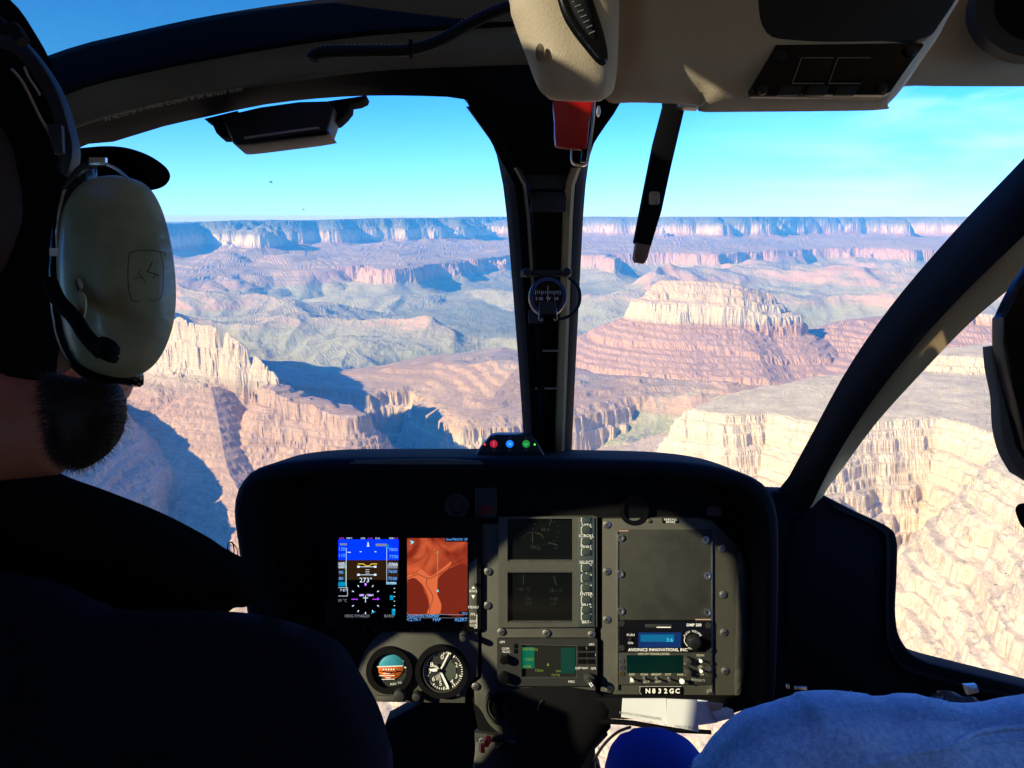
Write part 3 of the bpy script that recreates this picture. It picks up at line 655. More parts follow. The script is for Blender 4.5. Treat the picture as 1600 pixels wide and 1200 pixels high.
# ---- front door lower corner
b = B(1.5)
door = smooth([(1180, 775), (1215, 768)], 1, False)+[(1283, 771)]+smooth([(1283, 771), (1340, 800), (1390, 824), (1404, 845), (1404, 900), (1402, 960), (1411, 1002), (1442, 1031), (1520, 1053), (1610, 1075), (1700, 1098)], 6, False)+[(1700, 1500), (1180, 1500)]
b.prism(door, -60, 0, 7); dr = cab.part('door_frame', b, 'soft_black')
b = B(1.5); b.line(smooth([(1300, 790), (1370, 822), (1385, 850), (1384, 960), (1392, 1015), (1432, 1050), (1600, 1092)], 6, False), 5, 0, 5); cab.part('door_seal', b, 'rubber', dr)
b = B(1.5); b.prism(smooth([(1240, 815), (1340, 850), (1362, 880), (1360, 1000), (1330, 1060), (1240, 1070)], 5), -2, 10, 6); cab.part('door_pocket', b, 'soft_black', dr)
b = B(1.2); b.prism([(1503, 1068), (1522, 1067), (1526, 1079), (1508, 1083)], 0, 10, 3); cab.part('latch', b, 'dull_steel', dr)
b = B(1.3); b.box(1241, 1071, 1259, 1076, 0, 6, 1); b.box(1228, 1068, 1232, 1074, 0, 6, 1); cab.part('seat_buckle', b, 'steel', dr)
# ---- nose structure around the chin windows
b = B(1.45); b.prism([(640, 1085), (660, 1097), (603, 1128), (596, 1150), (590, 1500), (965, 1500), (940, 1205), (917, 1166), (948, 1112), (1196, 1104), (1196, 1085)], -40, 0, 4); cab.part('nose_frame', b, 'soft_black')
b = B(1.5); b.prism([(1185, 1060), (1185, 1500), (1300, 1500), (1300, 1060)], -60, -6, 0); cab.part('nose_side', b, 'soft_black')
# ---- glass: two windscreen panes, chin windows, right door window
def yg(x, z): return np.interp(z, [-1.25, -.7, -.4, -.1, .12, .26, .36], [1.50, 1.86, 1.85, 1.68, 1.38, 1.10, .80]) - .50*x*x
def pane(name, x0, x1, z0, z1, nx=16, nz=16):
    b = B(); g = []
    for j in range(nz+1):
        z = z0+(z1-z0)*j/nz; g.append([b.bm.verts.new((x0+(x1-x0)*i/nx, yg(x0+(x1-x0)*i/nx, z), z)) for i in range(nx+1)])
    for a, c in zip(g[:-1], g[1:]):
        for i in range(nx): b.bm.faces.new([a[i], a[i+1], c[i+1], c[i]])
    return cab.part(name, b, 'clear_glass', sm=180)
pane('windscreen', -1.05, .055, -.62, .20); pane('windscreen', .065, .92, -.62, .20)
pane('chin_window', -.8, -.06, -1.22, -.63); pane('chin_window', .06, .85, -1.22, -.63)
b = B(); q = [(.94, .14, -.6), (.94, 1.40, -.6), (.93, 1.38, -.1), (.90, .9, .2), (.90, .14, .2)]; b.bm.faces.new([b.bm.verts.new(p) for p in q]); cab.part('door_window', b, 'clear_glass', sm=0)

# ================================================================== OVERHEAD CONSOLE AND WHAT HANGS FROM THE ROOF
oc = Thing('overhead_console', 'beige moulded overhead console with black switch plate and round air outlet on the ceiling', 'overhead console', W(1150, 0, .66))
b = B(.66); b.inflate(smooth([(950, -90), (935, 60), (942, 152), (1000, 159), (1086, 163), (1093, 174), (1150, 175), (1368, 172), (1388, 162), (1413, 134), (1440, 95), (1480, 30), (1520, -90), (1230, -110)], 4), 60, 75, 12, .9, noise=3, nl=200); body = oc.part('console_body', b, 'beige_plastic')
b = B(.60); b.inflate(smooth([(795, -80), (797, 10), (803, 38), (822, 90), (838, 132), (852, 150), (880, 155), (925, 156), (950, 150), (962, 128), (967, 60), (968, -30), (960, -90)], 4), 48, 60, 9, 1.2, noise=1.5, nl=120, tiltx=-.05); cap_ = oc.part('end_cover', b, 'beige_plastic', label='pale beige rounded cover at the left end')
b = B(.60); b.cyl(842, 103, 7, 49, 51.5, 20, 1, r2=14); oc.part('cover_plug', b, 'beige_dark', cap_)
b = B(.60); b.inflate(smooth([(868, -40), (873, 10), (890, 45), (915, 78), (936, 101), (948, 98), (949, 78), (940, 40), (925, -5), (915, -40)], 5), 7, 12, 5, .5, D=.60-48*.6/F); sl = oc.part('dimmer_slot', b, 'gloss_black', cap_, sm=60)
b = B(.60); b.inflate(smooth([(880, -40), (888, 10), (904, 42), (924, 66), (932, 62), (926, 20), (910, -40)], 5), 12, 14, 5, .5, D=.60-50*.6/F); wh = oc.part('dimmer_wheel', b, 'rubber', cap_)
b = B(.60)
for i in range(9): b.line([(884+4.4*i, -8+8.2*i), (893+4.4*i, -11+8.0*i)], 1.1, 9+ (3 if 2<i<8 else 1), 1, D=.60-50*.6/F)
oc.part('scale_marks', b, 'grey_paint', cap_, kind='stuff')
b = B(.66); b.prism(smooth([(1172, -90), (1165, 20), (1178, 78), (1230, 90), (1350, 92), (1415, 86), (1440, 60), (1472, 5), (1500, -90)], 4), 40, 62, 4); oc.part('map_recess', b, 'bezel', body)
b = B(.66); b.prism([(1192, 96), (1409, 93), (1412, 97), (1362, 167), (1352, 171), (1158, 169), (1155, 160)], 44, 64, 3); spn = oc.part('switch_plate', b, 'gloss_black', body)
for i, (x, y) in enumerate(((1244, 136), (1298, 136))):
    b = B(.66); b.prism([(x-14, y-17), (x+33, y-17), (x+17, y+18), (x-13-16, y+18)][:4], 64, 70, 2.5); sw = oc.part('switch_button', b, 'gloss_black', body)
    b = B(.66); b.line([(x-30, y+20), (x+17, y+20)], 1.2, 68, 1); b.line([(x-16, y-18), (x+32, y-18)], 1, 68, 1); b.line([(x-30, y+20), (x-16, y-18)], 1, 68, 1); oc.part('button_edge', b, 'dull_steel', body)
for x, y in ((1198, 115), (1390, 106), (1171, 164), (1348, 162)):
    b = B(.66); b.cyl(x, y, 9.5 if y < 120 else 7.5, 62, 69, 18, 2); oc.part('knurled_screw', b, 'black_plastic', body)
for x in (1222, 1262, 1305):
    b = B(.66); b.prism([(x-28, 172), (x-20, 158), (x+9, 158), (x+2, 172)], 60, 66, 1); oc.part('switch_tab', b, 'bezel', body)
b = B(.80); b.inflate(smooth([(1380, -120), (1385, 40), (1400, 128), (1430, 134), (1560, 135), (1640, 135), (1760, 138), (1780, -120)], 4), 30, 40, 14, 1); cl_ = oc.part('ceiling_liner', b, 'beige_plastic')
b = B(.76); b.ring(1600, 25, 62, 92, 0, 26, 40, .82); oc.part('air_outlet', b, 'bezel', cl_, 'round black air outlet at the right')
b = B(.76); b.cyl(1600, 25, 62, 2, 10, 32, r2=51); oc.part('outlet_disc', b, 'soft_black', cl_)
b = B(.72); b.prism([(1060, 150), (1092, 160), (1092, 167), (1062, 166)], -20, 0, 1); oc.part('brake_bracket', b, 'dull_steel', body)

lv = Thing('emergency_lever', 'red tab lever with a bright metal guard hanging under the console end cover', 'lever', W(896, 150, .72))
b = B(.72); b.prism(smooth([(868, 150), (866, 190), (867, 222), (872, 229), (905, 233), (915, 231), (918, 222), (921, 190), (924, 150)], 3), -8, 6, 4); lv.part('red_handle', b, 'red_plastic')
b = B(.72); b.line(smooth([(930, 150), (928, 190), (921, 240), (916, 256), (904, 257), (894, 252), (893, 232)], 5, False), 2.2, -8, 8); lv.part('guard_wire', b, 'steel')
b = B(.72); b.prism([(918, 150), (928, 150), (925, 200), (917, 250), (908, 250), (914, 200)], -16, -8, 1); lv.part('lever_arm', b, 'gloss_black')
b = B(.72); b.cyl(935, 174, 3.2, -4, 4, 12, 1, r2=8); lv.part('pivot_pin', b, 'steel')

rb = Thing('rotor_brake_lever', 'long black lever hanging from the ceiling in front of the right windscreen', 'lever', W(1052, 162, .74))
b = B(.74); b.prism([(1035, 150), (1071, 152), (1070, 166), (1048, 260), (1033, 330), (1016, 386), (998, 384), (990, 378), (1005, 300), (1020, 225), (1036, 164)], -9, 9, 4); bar = rb.part('lever_bar', b, 'soft_black')
b = B(.74); b.prism([(998, 381), (1016, 384), (1011, 404), (1007, 411), (992, 409), (989, 403), (993, 380)], -10, 10, 4); rb.part('lever_tip', b, mat('brown_rubber', (.22, .12, .09), .6), label='brown rubber tip of the lever')
b = B(.74); b.prism(rrect(1012, 302, 1029, 323, 4), 9, 13, 2); rb.part('lever_clip', b, 'dull_steel')

sb = Thing('visor_camera', 'black camera box mounted under the header above the left windscreen', 'camera', W(440, 180, .89))
b = B(.87); b.prism(smooth([(364, 180), (364, 218), (368, 227), (380, 230), (440, 223), (512, 213), (514, 205), (513, 160)], 3), -40, 10, 5); sb.part('camera_body', b, 'black_plastic')
b = B(.88); b.prism([(318, 185), (370, 172), (362, 200), (360, 208), (352, 213), (343, 213), (337, 207), (330, 192)], -30, 0, 3); sb.part('side_mount', b, 'soft_black')
b = B(.88); b.prism([(505, 158), (572, 148), (570, 154), (560, 159), (547, 161), (546, 170), (538, 180), (527, 190), (512, 193)], -30, 0, 3); sb.part('mount_bracket', b, 'soft_black')
b = B(.87); b.prism([(384, 217), (500, 201), (503, 205), (386, 221)], 9, 12, 1); sb.part('trim_strip', b, 'dull_steel')

cc = Thing('wrapped_cable', 'black cable in a spiral wrap clipped along the header towards the console', 'cable', W(640, 85, .84))
path = smooth([(488, 94, .83), (492, 86, .83), (512, 81, .83), (570, 80, .84), (640, 78, .845), (690, 62, .845), (740, 34, .84), (780, 16, .83), (815, 6, .82), (850, 0, .82)], 8, False)
b = B(); b.tube([W(*q) for q in path], .0062, 10); cc.part('cable_core', b, 'rubber')
P = np.array(path); d = np.concatenate([[0], np.cumsum(np.hypot(*(P[1:, :2]-P[:-1, :2]).T))]); n = int(d[-1]/6.6)
b = B()
for i in range(n):
    x, y, D = [np.interp(i*d[-1]/n, d, P[:, k]) for k in range(3)]; x2, y2 = [np.interp(i*d[-1]/n+3, d, P[:, k]) for k in range(2)]
    t = Vector((x2-x, y2-y)); t = t.normalized() if t.length else Vector((1, 0)); nx, ny = -t.y, t.x
    b.D = D; b.line([(x-nx*5.5+ny*0, y-ny*5.5), (x-nx*9.6+t.x*1.5, y-ny*9.6)] if True else [], 1.3, 2, 3)
cc.part('spiral_wrap', b, 'grey_paint', kind='stuff')
b = B(.845); b.box(640, 66, 646, 92, 0, 14, 2); cc.part('cable_tie', b, 'soft_black')

# ---- standby compass on the post
cp = Thing('magnetic_compass', 'small black magnetic compass clamped to the middle of the centre post', 'compass', W(857, 470, 1.1))
b = B(1.1); b.box(814, 421, 893, 430, -22, -6, 2); b.cyl(823, 425, 7, -8, 2, 12, 2); b.cyl(886, 425, 7, -8, 2, 12, 2); cp.part('clamp_bar', b, 'black_plastic')
b = B(1.1); b.cyl(856, 463, 30, -26, 0, 32, 6, r2=31); hs = cp.part('housing', b, 'gloss_black')
b = B(1.1); b.ring(856, 463, 23, 29, 0, 3, 36, 1.03); cp.part('rim', b, mat('blue_rim', (.03, .05, .12), .25), hs)
b = B(1.1); b.cyl(856, 463, 22.5, -1, .6, 32, 0, r2=22); b2 = cp.part('compass_card', b, 'screen_off', hs)
b = B(1.1)
for i in range(-6, 7): b.line([(856+3.2*i, 455-.04*i*i), (856+3.2*i, 459 if i % 3 else 461)], .8, .8, .2)
b.line([(856, 447), (856, 478)], .6, 1.2, .2); cp.part('card_marks', b, 'white_paint', hs, kind='stuff')
for t_, x in (('3', 838), ('30', 845), ('W', 857), ('24', 869)): cp.text(t_, x, 467, 5, 'white_paint', D=1.1, h=1.4, parent=hs)
b = B(1.1); b.prism([(842, 473), (868, 473), (871, 500), (866, 502), (864, 495), (848, 495), (846, 502), (841, 500)], 0, 14, 3); cp.part('corrector_block', b, 'black_plastic')
b = B(); b.tube([W(*q) for q in smooth([(889, 434, 1.1), (904, 450, 1.09), (905, 474, 1.08), (892, 492, 1.08), (874, 499, 1.09)], 8, False)], .0022, 8); cp.part('lamp_wire', b, 'rubber')
# ================================================================== INSTRUMENT PANEL (picture units at 1.3 m)
ip_ = Thing('instrument_panel', 'wide rounded black instrument panel with grey face plates in the middle of the cabin', 'instrument panel', W(790, 1100, 1.32))
hood = smooth([(414, 985), (396, 850), (388, 785), (398, 748), (428, 723), (500, 711), (600, 708.5), (760, 708.5), (900, 710), (1040, 714), (1118, 725), (1168, 745), (1190, 776), (1195, 840), (1192, 1000), (1188, 1080)], 8, False)
inner = smooth([(458, 985), (447, 850), (446, 800), (462, 770), (520, 755), (640, 750), (900, 752), (1060, 757), (1120, 775), (1143, 806), (1150, 860), (1152, 1000), (1148, 1078)], 8, False)
# hood: a rolled lip standing 95 units (10 cm) proud of the faces
def resamp(P, n):
    P = np.array(P); d = np.concatenate([[0], np.cumsum(np.hypot(*(P[1:]-P[:-1]).T))]); t = np.linspace(0, d[-1], n); return [(np.interp(q, d, P[:, 0]), np.interp(q, d, P[:, 1])) for q in t]
Ho, Hi = resamp(hood, 90), resamp(inner, 90)
def between(k): return [((1-k)*a[0]+k*c[0], (1-k)*a[1]+k*c[1]) for a, c in zip(Ho, Hi)]
b = B(); rows = []
for pts, z in ((Ho, -90), (Ho, 60), (between(.06), 72), (between(.2), 80), (between(.38), 82), (between(.5), 78), (between(.56), 60), (between(.62), -8)):
    rows.append([b.v(x, y, z) for x, y in pts])
for r0, r1 in zip(rows[:-1], rows[1:]):
    for i in range(89): b.bm.faces.new([r0[i], r0[i+1], r1[i+1], r1[i]])
hd = ip_.part('hood', b, 'soft_black')
b = B(); b.prism([(572, 711), (700, 709), (752, 712), (760, 717), (640, 717), (562, 716)], 84, 86, 0); ip_.part('hood_strip', b, 'panel_grey', hd, 'grey strip along the front edge of the hood')
# back plate
b = B(); b.prism([(583, 1098), (540, 1060), (420, 985)]+[(790+(x-790)*.985, 900+(y-900)*.98) for x, y in hood[2:-2]]+[(1176, 1080), (1150, 1104), (955, 1104), (955, 1140), (930, 1166), (748, 1150), (738, 1097)], -40, -6, 0); bp_ = ip_.part('back_plate', b, 'soft_black')
# left plate with display units and the two round gauges
b = B()
lp = smooth([(600, 985), (575, 1010), (560, 1045), (566, 1075), (583, 1096)], 5, False)+[(727, 1098), (728, 1080), (735, 1066), (747, 1056), (748, 1000), (746, 985)]
b.prism(lp, -6, 3, 2); ip_.part('gauge_plate', b, 'panel_grey')
b = B(); b.prism([(518, 800), (742, 800), (742, 985), (518, 985)], -6, 2, 2); ip_.part('display_plate', b, 'soft_black')
# centre plate
b = B(); cpl = [(753, 818), (780, 818), (780, 808), (928, 806), (931, 1108), (950, 1118)]+smooth([(946, 1140), (910, 1150), (800, 1150), (768, 1135), (752, 1110), (742, 1100)], 4, False)+[(740, 1066), (752, 1060), (753, 985)]
b.prism(cpl, -6, 2, 2); cpp = ip_.part('centre_plate', b, 'panel_grey')
# right plate
b = B(); b.prism([(940, 810), (1086, 808), (1112, 812), (1150, 850), (1152, 1070), (1140, 1098), (1118, 1100), (960, 1098), (945, 1092), (939, 1080)], -6, 3, 2.5); rpl = ip_.part('right_plate', b, 'panel_grey')
b = B(); b.inflate(smooth([(1152, 850), (1163, 868), (1170, 900), (1172, 960), (1170, 1020), (1158, 1082), (1146, 1090), (1148, 960)], 5), 10, 10, 6, 1, noise=3, nl=30); ip_.part('side_padding', b, 'panel_dark')
# blanking plate with six quarter-turn screws
b = B(); b.box(965, 827, 1111, 967, 3, 5.5, 1); bl = ip_.part('blanking_plate', b, 'panel_dark', label='large blank dark plate at the upper right')
b = B(); b.box(966, 827.5, 981, 829, 5.5, 6.2); b.box(1085, 965.5, 1109, 967, 5.5, 6.2); ip_.part('chipped_edge', b, mat('primer', (.42, .26, .2), .7), bl)
b = B(); b.box(1110, 845, 1111.6, 1080, 2.6, 7); ip_.part('edge_strip', b, 'dull_steel', bl)
b = B(); b.box(963.6, 829, 965, 1076, 2.6, 7); ip_.part('edge_strip', b, 'dull_steel', bl)
def screw_mesh(b, x, y, r, z, slot=.7):
    b.cyl(x, y, r, z-3, z+2.4, 16, 1.6)
b = B(); screw_mesh(b, 947.5, 819, 6.2, 3); s0 = ip_.part('screw', b, 'dull_steel')
b = B(); b.line([(944.8, 820.6), (950.2, 817.6)], 1.3, 5.2, .35); sl0 = ip_.part('screw_slot', b, 'gloss_black', s0)
def more(src, x0, y0, spots, subs=()):
    for x, y in spots:
        c = ip_.copy(src, (x0, y0), (x, y), 1.3)
        for q in subs:
            k = q.copy(); COL.objects.link(k); k.parent = c
more(s0, 947.5, 819, ((947.5, 892), (947.5, 967), (1127, 856), (1129, 928), (1130, 987), (1132, 1047), (1109, 1081), (951, 1076), (761, 945), (762, 892), (783, 986), (853.5, 988), (924, 990), (743, 1071)), (sl0,))
b = B(); b.ring(969, 839, 3.6, 5.6, 3, 8.2, 18); b.cyl(969, 839, 3.6, 3, 7, 14, .8); q0 = ip_.part('fastener', b, 'dull_steel')
b = B(); b.line([(967, 837), (971, 841)], 1.2, 7.1, .3); q1 = ip_.part('screw_slot', b, 'gloss_black', q0)
more(q0, 969, 839, ((968, 895), (969, 953), (1101, 842), (1104, 898), (1104, 955)), (q1,))
# dim things in the shaded upper part
b = B(); b.ring(714, 790, 14, 19, -5, 4, 32); b.cyl(714, 790, 14, -5, -2, 24); ip_.part('clock', b, 'bezel')
b = B(); b.prism(rrect(742, 761, 776, 810, 3), -5, 2, 1); fb = ip_.part('fire_warning_unit', b, 'bezel'); b = B(); b.box(748, 790, 770, 804, 2, 3.5, .5); ip_.part('warning_button', b, mat('dim_red', (.12, .01, .01), .3), fb)
b = B(); b.ring(990, 797, 16, 23, -5, 5, 32); b.cyl(990, 797, 16, -5, -1, 28); ip_.part('small_gauge', b, 'gloss_black')
b = B(); b.cyl(1013, 813, 3.2, 2, 6, 12, 1); ip_.part('brass_plug', b, 'brass')
b = B(); b.prism(rrect(1034, 809, 1060, 817, 1.5), 2, 4, .5); ck = ip_.part('small_placard', b, 'gloss_black')
ip_.text('PARKING', 1047, 811.2, 3.6, 'white_paint', h=4.3, parent=ck); ip_.text('BRAKE', 1047, 815, 3.6, 'white_paint', h=4.3, parent=ck)
b = B(); b.prism(rrect(1105, 790, 1128, 806, 2), -5, 1, .5); ip_.part('lamp_button', b, mat('dim_maroon', (.06, .008, .012), .3))

# ---- twin colour display
fd = Thing('twin_flight_display', 'black display unit with a blue attitude screen beside an orange terrain map', 'display', W(632, 985, 1.3))
b = B(); b.prism(rrect(512, 806, 752, 984, 6), 2, 9, 2, holes=[[(530, 838), (530, 963), (624, 963), (624, 838)][::-1], [(637, 838), (637, 969), (731, 969), (731, 838)][::-1]]); bz = fd.part('bezel', b, 'gloss_black')
mat('scr_black', (.002, .002, .003), .2); em('scr_blue', (0, .028, .95), .95); em('scr_brown', (.035, .015, .004), .5); em('scr_cyan', (.1, .75, .95), .8); em('scr_white', (.6, .72, .85), .8); em('scr_magenta', (.42, .05, .85), .8)
em('scr_yellow', (.9, .55, .05), .8); em('scr_green', (.03, .5, .12), .6); em('scr_grey', (.22, .24, .28), .6); em('scr_navy', (.0, .03, .12), .6); em('scr_text', (.10, .32, .75), .9); em('scr_line', (.10, .02, .008), .8)
b = B(); b.box(529, 837, 625, 964, 1, 4); s1 = fd.part('attitude_screen', b, 'scr_black', sm=0)
b = B(); b.flat([(530, 842), (624, 842), (624, 874), (530, 874)], 4.3); fd.part('sky_field', b, 'scr_blue', s1, sm=0)
b = B(); b.flat([(530, 874), (624, 874), (624, 905), (530, 905)], 4.3); fd.part('ground_field', b, 'scr_brown', s1, sm=0)
b = B(); b.line([(560, 880), (569, 880), (572, 883), (578, 883), (581, 880), (590, 880)], 1.0, 4.8, .2); fd.part('aircraft_symbol', b, 'scr_yellow', s1, sm=0)
b = B()
for y0, y1, x in ((847, 851, 533), (847, 851, 613)): pass
for y in (884.5, 897): b.line([(562, y), (588, y)], .7, 4.8, .2); b.box(559, y-1.6, 563, y+1.4, 4.8, 5); b.box(585, y-1.6, 589, y+1.4, 4.8, 5)
for y in (889, 892, 894.5): b.line([(572, y), (578, y)], .5, 4.8, .2)
b.flat([(574.5, 850), (577.5, 850), (576, 845)], 4.9); b.flat([(573.5, 853), (578.5, 853), (576, 849.6)], 4.9)
b.box(544, 861.4, 549, 862.4, 4.8, 5); b.box(563, 860.6, 566, 861.6, 4.8, 5); b.box(586, 860.6, 589, 861.6, 4.8, 5)
for k in range(12):
    if k in (3, 9): continue
    q = R(30*k); b.line([(572+21*math.sin(q), 934-21*math.cos(q)), (572+24*math.sin(q), 934-24*math.cos(q))], 1.3, 4.8, .2)
b.line([(572, 929), (572, 940)], .9, 4.8, .2); b.line([(568, 933), (576, 933)], .9, 4.8, .2)
b.line([(542, 855), (542, 917)], .6, 4.8, .2); b.line([(605, 855), (605, 910)], .5, 4.8, .2); b.line([(529, 917), (544, 917), (544, 930), (529, 930)], .5, 4.8, .2)
for y in (918, 924, 931, 938, 945, 952): b.line([(616, y), (618, y)], .8, 4.8, .2)
fd.part('white_symbols', b, 'scr_white', s1, sm=0, kind='stuff')
b = B(); b.line([(550, 935), (560, 935)], 1.2, 4.8, .2); b.line([(583, 935), (590, 935)], 1.2, 4.8, .2); b.cyl(591.5, 934.5, 1.7, 4.8, 5, 10); b.box(563, 927.5, 569, 930, 4.8, 5); b.box(576, 927.5, 582, 930, 4.8, 5); b.box(570.5, 910, 573.5, 914, 4.8, 5)
fd.part('magenta_symbols', b, 'scr_magenta', s1, sm=0, kind='stuff')
b = B(); b.box(588, 848.5, 605, 852.4, 4.8, 5); b.box(532, 848, 543, 851, 4.8, 5); b.box(530, 878, 542, 887, 4.8, 4.9); b.box(606, 879.5, 622, 887, 4.8, 4.9); fd.part('readout_field', b, 'scr_grey', s1, sm=0, kind='stuff')
b = B(); b.box(605, 908, 620, 912, 4.8, 5); b.box(530, 908, 541, 915, 4.8, 4.9); b.box(610, 929, 615, 936, 4.8, 5); b.line([(581, 957), (587, 954)], 1.6, 4.8, .2); b.box(603.5, 850, 608, 856, 4.8, 5); b.box(613, 950, 618, 960, 4.8, 4.9); fd.part('cyan_symbols', b, mat('scr_teal', (.004, .004, .004), .25, emit=(.0, .28, .5), es=.6), s1, sm=0, kind='stuff')
b = B(); b.line([(541, 876), (541, 912)], 1, 4.9, .2); fd.part('speed_band', b, 'scr_green', s1, sm=0)
T = lambda t_, x, y, sz, m, par, **k: fd.text(t_, x, y, sz, m, h=5.2, parent=par, **k)
for t_, x, y in (('120', 535, 857), ('110', 535, 867), ('105', 534.5, 880), ('90', 534, 893.5), ('80', 534, 903), ('7800', 615, 858), ('7750', 616, 869), ('7700', 615, 881), ('7600', 614, 892), ('7500', 614, 903)): T(t_, x, y, 5.2, 'scr_text' if y not in (880, 881) else 'scr_white', s1)
T('273°', 572.5, 905.5, 7.6, 'scr_white', s1); T('105KT', 535, 885, 3.8, 'scr_white', s1); T('29.92IN', 612, 910, 3.6, 'scr_white', s1); T('GPS', 566, 928.8, 3.2, 'scr_white', s1); T('TERM', 579, 928.8, 3.2, 'scr_white', s1)
for t_, x, m in (('GPS', 535, 'scr_magenta'), ('WPT', 547, 'scr_white'), ('DIS', 568, 'scr_white'), ('12.4', 579, 'scr_magenta'), ('ETE', 591, 'scr_white'), ('TRK', 612, 'scr_white'), ('273', 619, 'scr_magenta')): T(t_, x, 839.8, 3.4, m, s1)
T('HDG SYNC', 555, 961, 4.4, 'scr_grey', s1); T('CDI', 573, 961, 4.4, 'scr_grey', s1); T('BARO', 609, 961, 4.4, 'scr_grey', s1); T('29 °C', 536, 937, 4.4, 'scr_grey', s1); T('7 KT', 538, 921, 4, 'scr_white', s1)
# terrain map page
m = bpy.data.materials.new('terrain_map_page'); m.use_nodes = True; MATS['map_page'] = m; t = m.node_tree; bs = t.nodes['Principled BSDF']; bs.inputs['Base Color'].default_value = (.01, .005, .005, 1); bs.inputs['Roughness'].default_value = .2
g_ = t.nodes.new('ShaderNodeNewGeometry'); n_ = t.nodes.new('ShaderNodeTexNoise'); n_.inputs['Scale'].default_value = 22; n_.inputs['Detail'].default_value = 5; n_.inputs['Distortion'].default_value = .8
r_ = t.nodes.new('ShaderNodeValToRGB'); r_.color_ramp.elements[0].position = .38; r_.color_ramp.elements[0].color = (.15, .014, .006, 1); r_.color_ramp.elements[1].position = .66; r_.color_ramp.elements[1].color = (.44, .075, .025, 1)
t.links.new(g_.outputs['Position'], n_.inputs['Vector']); t.links.new(n_.outputs['Fac'], r_.inputs[0]); t.links.new(r_.outputs[0], bs.inputs['Emission Color']); bs.inputs['Emission Strength'].default_value = .95
b = B(); b.box(636, 837, 732, 970, 1, 4); s2 = fd.part('map_screen', b, 'scr_black', sm=0)
b = B(); b.flat([(637, 840), (731, 840), (731, 958), (637, 958)], 4.3); fd.part('map_field', b, 'map_page', s2, sm=0)
em('map_light', (.50, .10, .035), .9); em('map_dark', (.13, .014, .006), .9)
b = B(); b.flat(smooth([(684, 905), (693, 894), (706, 886), (731, 884), (731, 956), (690, 957), (684, 940), (682, 920)], 5), 4.4); fd.part('high_ground', b, 'map_dark', s2, sm=0)
b = B(); b.flat(smooth([(638, 906), (657, 906), (664, 925), (670, 940), (668, 957), (638, 957)], 5), 4.4); fd.part('high_ground', b, 'map_dark', s2, sm=0)
b = B(); b.flat(smooth([(658, 888), (672, 899), (684, 893), (700, 880), (706, 876), (700, 888), (686, 897), (684, 912), (684, 928), (690, 944), (686, 957), (668, 957), (672, 945), (668, 926), (660, 912), (648, 902), (638, 904), (638, 898), (652, 895)], 4), 4.6); fd.part('valley', b, 'map_light', s2, sm=0)
b = B(); b.line(smooth([(637, 902), (648, 898), (656, 897), (668, 902), (676, 901), (690, 893), (704, 883), (718, 876), (731, 866)], 5, False), .9, 4.9, .2); b.line(smooth([(668, 902), (667, 912), (673, 922), (677, 932), (674, 943), (671, 957)], 5, False), .9, 4.9, .2); fd.part('river_line', b, 'scr_line', s2, sm=0)
b = B(); b.line([(684, 862), (684, 894)], 1.1, 4.9, .2); b.cyl(684, 862, 2, 4.9, 5.1, 10); fd.part('track_line', b, mat('scr_olive', (.004, .004, .004), .3, emit=(.32, .22, .08), es=.7), s2, sm=0)
b = B(); b.flat([(682.4, 924), (684.4, 919), (686.4, 924), (684.4, 922.6)], 5); b.flat([(641, 843), (648, 846), (642, 850), (643.5, 846.5)], 5); fd.part('own_ship_symbol', b, 'scr_cyan', s2, sm=0)
b = B(); b.flat([(696, 838), (731, 838), (731, 845.6), (696, 845.6)], 4.7); b.flat([(718, 954), (731, 954), (731, 958.4), (718, 958.4)], 4.7); fd.part('title_field', b, 'scr_black', s2, sm=0)
b = B(); b.line([(637, 958.8), (731, 958.8)], .7, 4.9, .2); b.line([(637, 964), (731, 964)], .4, 4.9, .2); fd.part('page_line', b, 'scr_grey', s2, sm=0)
T('5nm', 702, 842, 3.8, 'scr_text', s2); T('TRACK UP', 719, 842, 3.8, 'scr_text', s2); T('NAVIGATION MAP', 652, 961.4, 4.2, 'scr_text', s2); T('MAP', 681, 961.4, 4.2, 'scr_text', s2); T('DCLTR-1', 646, 966.6, 4.6, 'scr_text', s2); T('MAP', 683, 966.8, 4.6, 'scr_text', s2); T('ALERTS', 722, 966.8, 5, 'scr_text', s2); T('10nm', 726, 956.3, 3, 'scr_text', s2)
# key column on the right of the display
b = B(); b.prism([(733, 880), (746, 868), (746, 980), (733, 976)], 3, 10, 2, D=1.3); kc = fd.part('key_column', b, 'panel_grey')
for k, (t_, y) in enumerate((('RNG', 921), ('MENU', 946), ('FPL', 957), ('ENT', 968), ('CLR', 974))):
    fd.text(t_, 740, y, 4.2, 'white_paint', h=10.6, parent=kc)
b = B(); b.flat([(737, 924+3), (743, 924+3), (740, 930+3)][::-1], 10.6); b.flat([(737, 917), (743, 917), (740, 913)], 10.6); b.line([(745.5, 957), (745.5, 978), (741, 978)], .8, 10.4, .2); fd.part('key_marks', b, 'white_paint', kc, sm=0)
b = B(); b.cyl(745, 911, 2.4, 9, 13, 12, 1); fd.part('light_sensor', b, 'gloss_black', kc)
b = B(); b.cyl(725, 988, 6.5, 3, 22, 20, 3); b.cyl(725, 988, 5, 22, 34, 18, 2.4); fd.part('display_knob', b, 'bezel')
for x in (570, 586, 646, 680, 697):
    b = B(); b.cyl(x, 981, 2, 8, 11, 10, 1); fd.part('soft_key', b, 'bezel', bz)

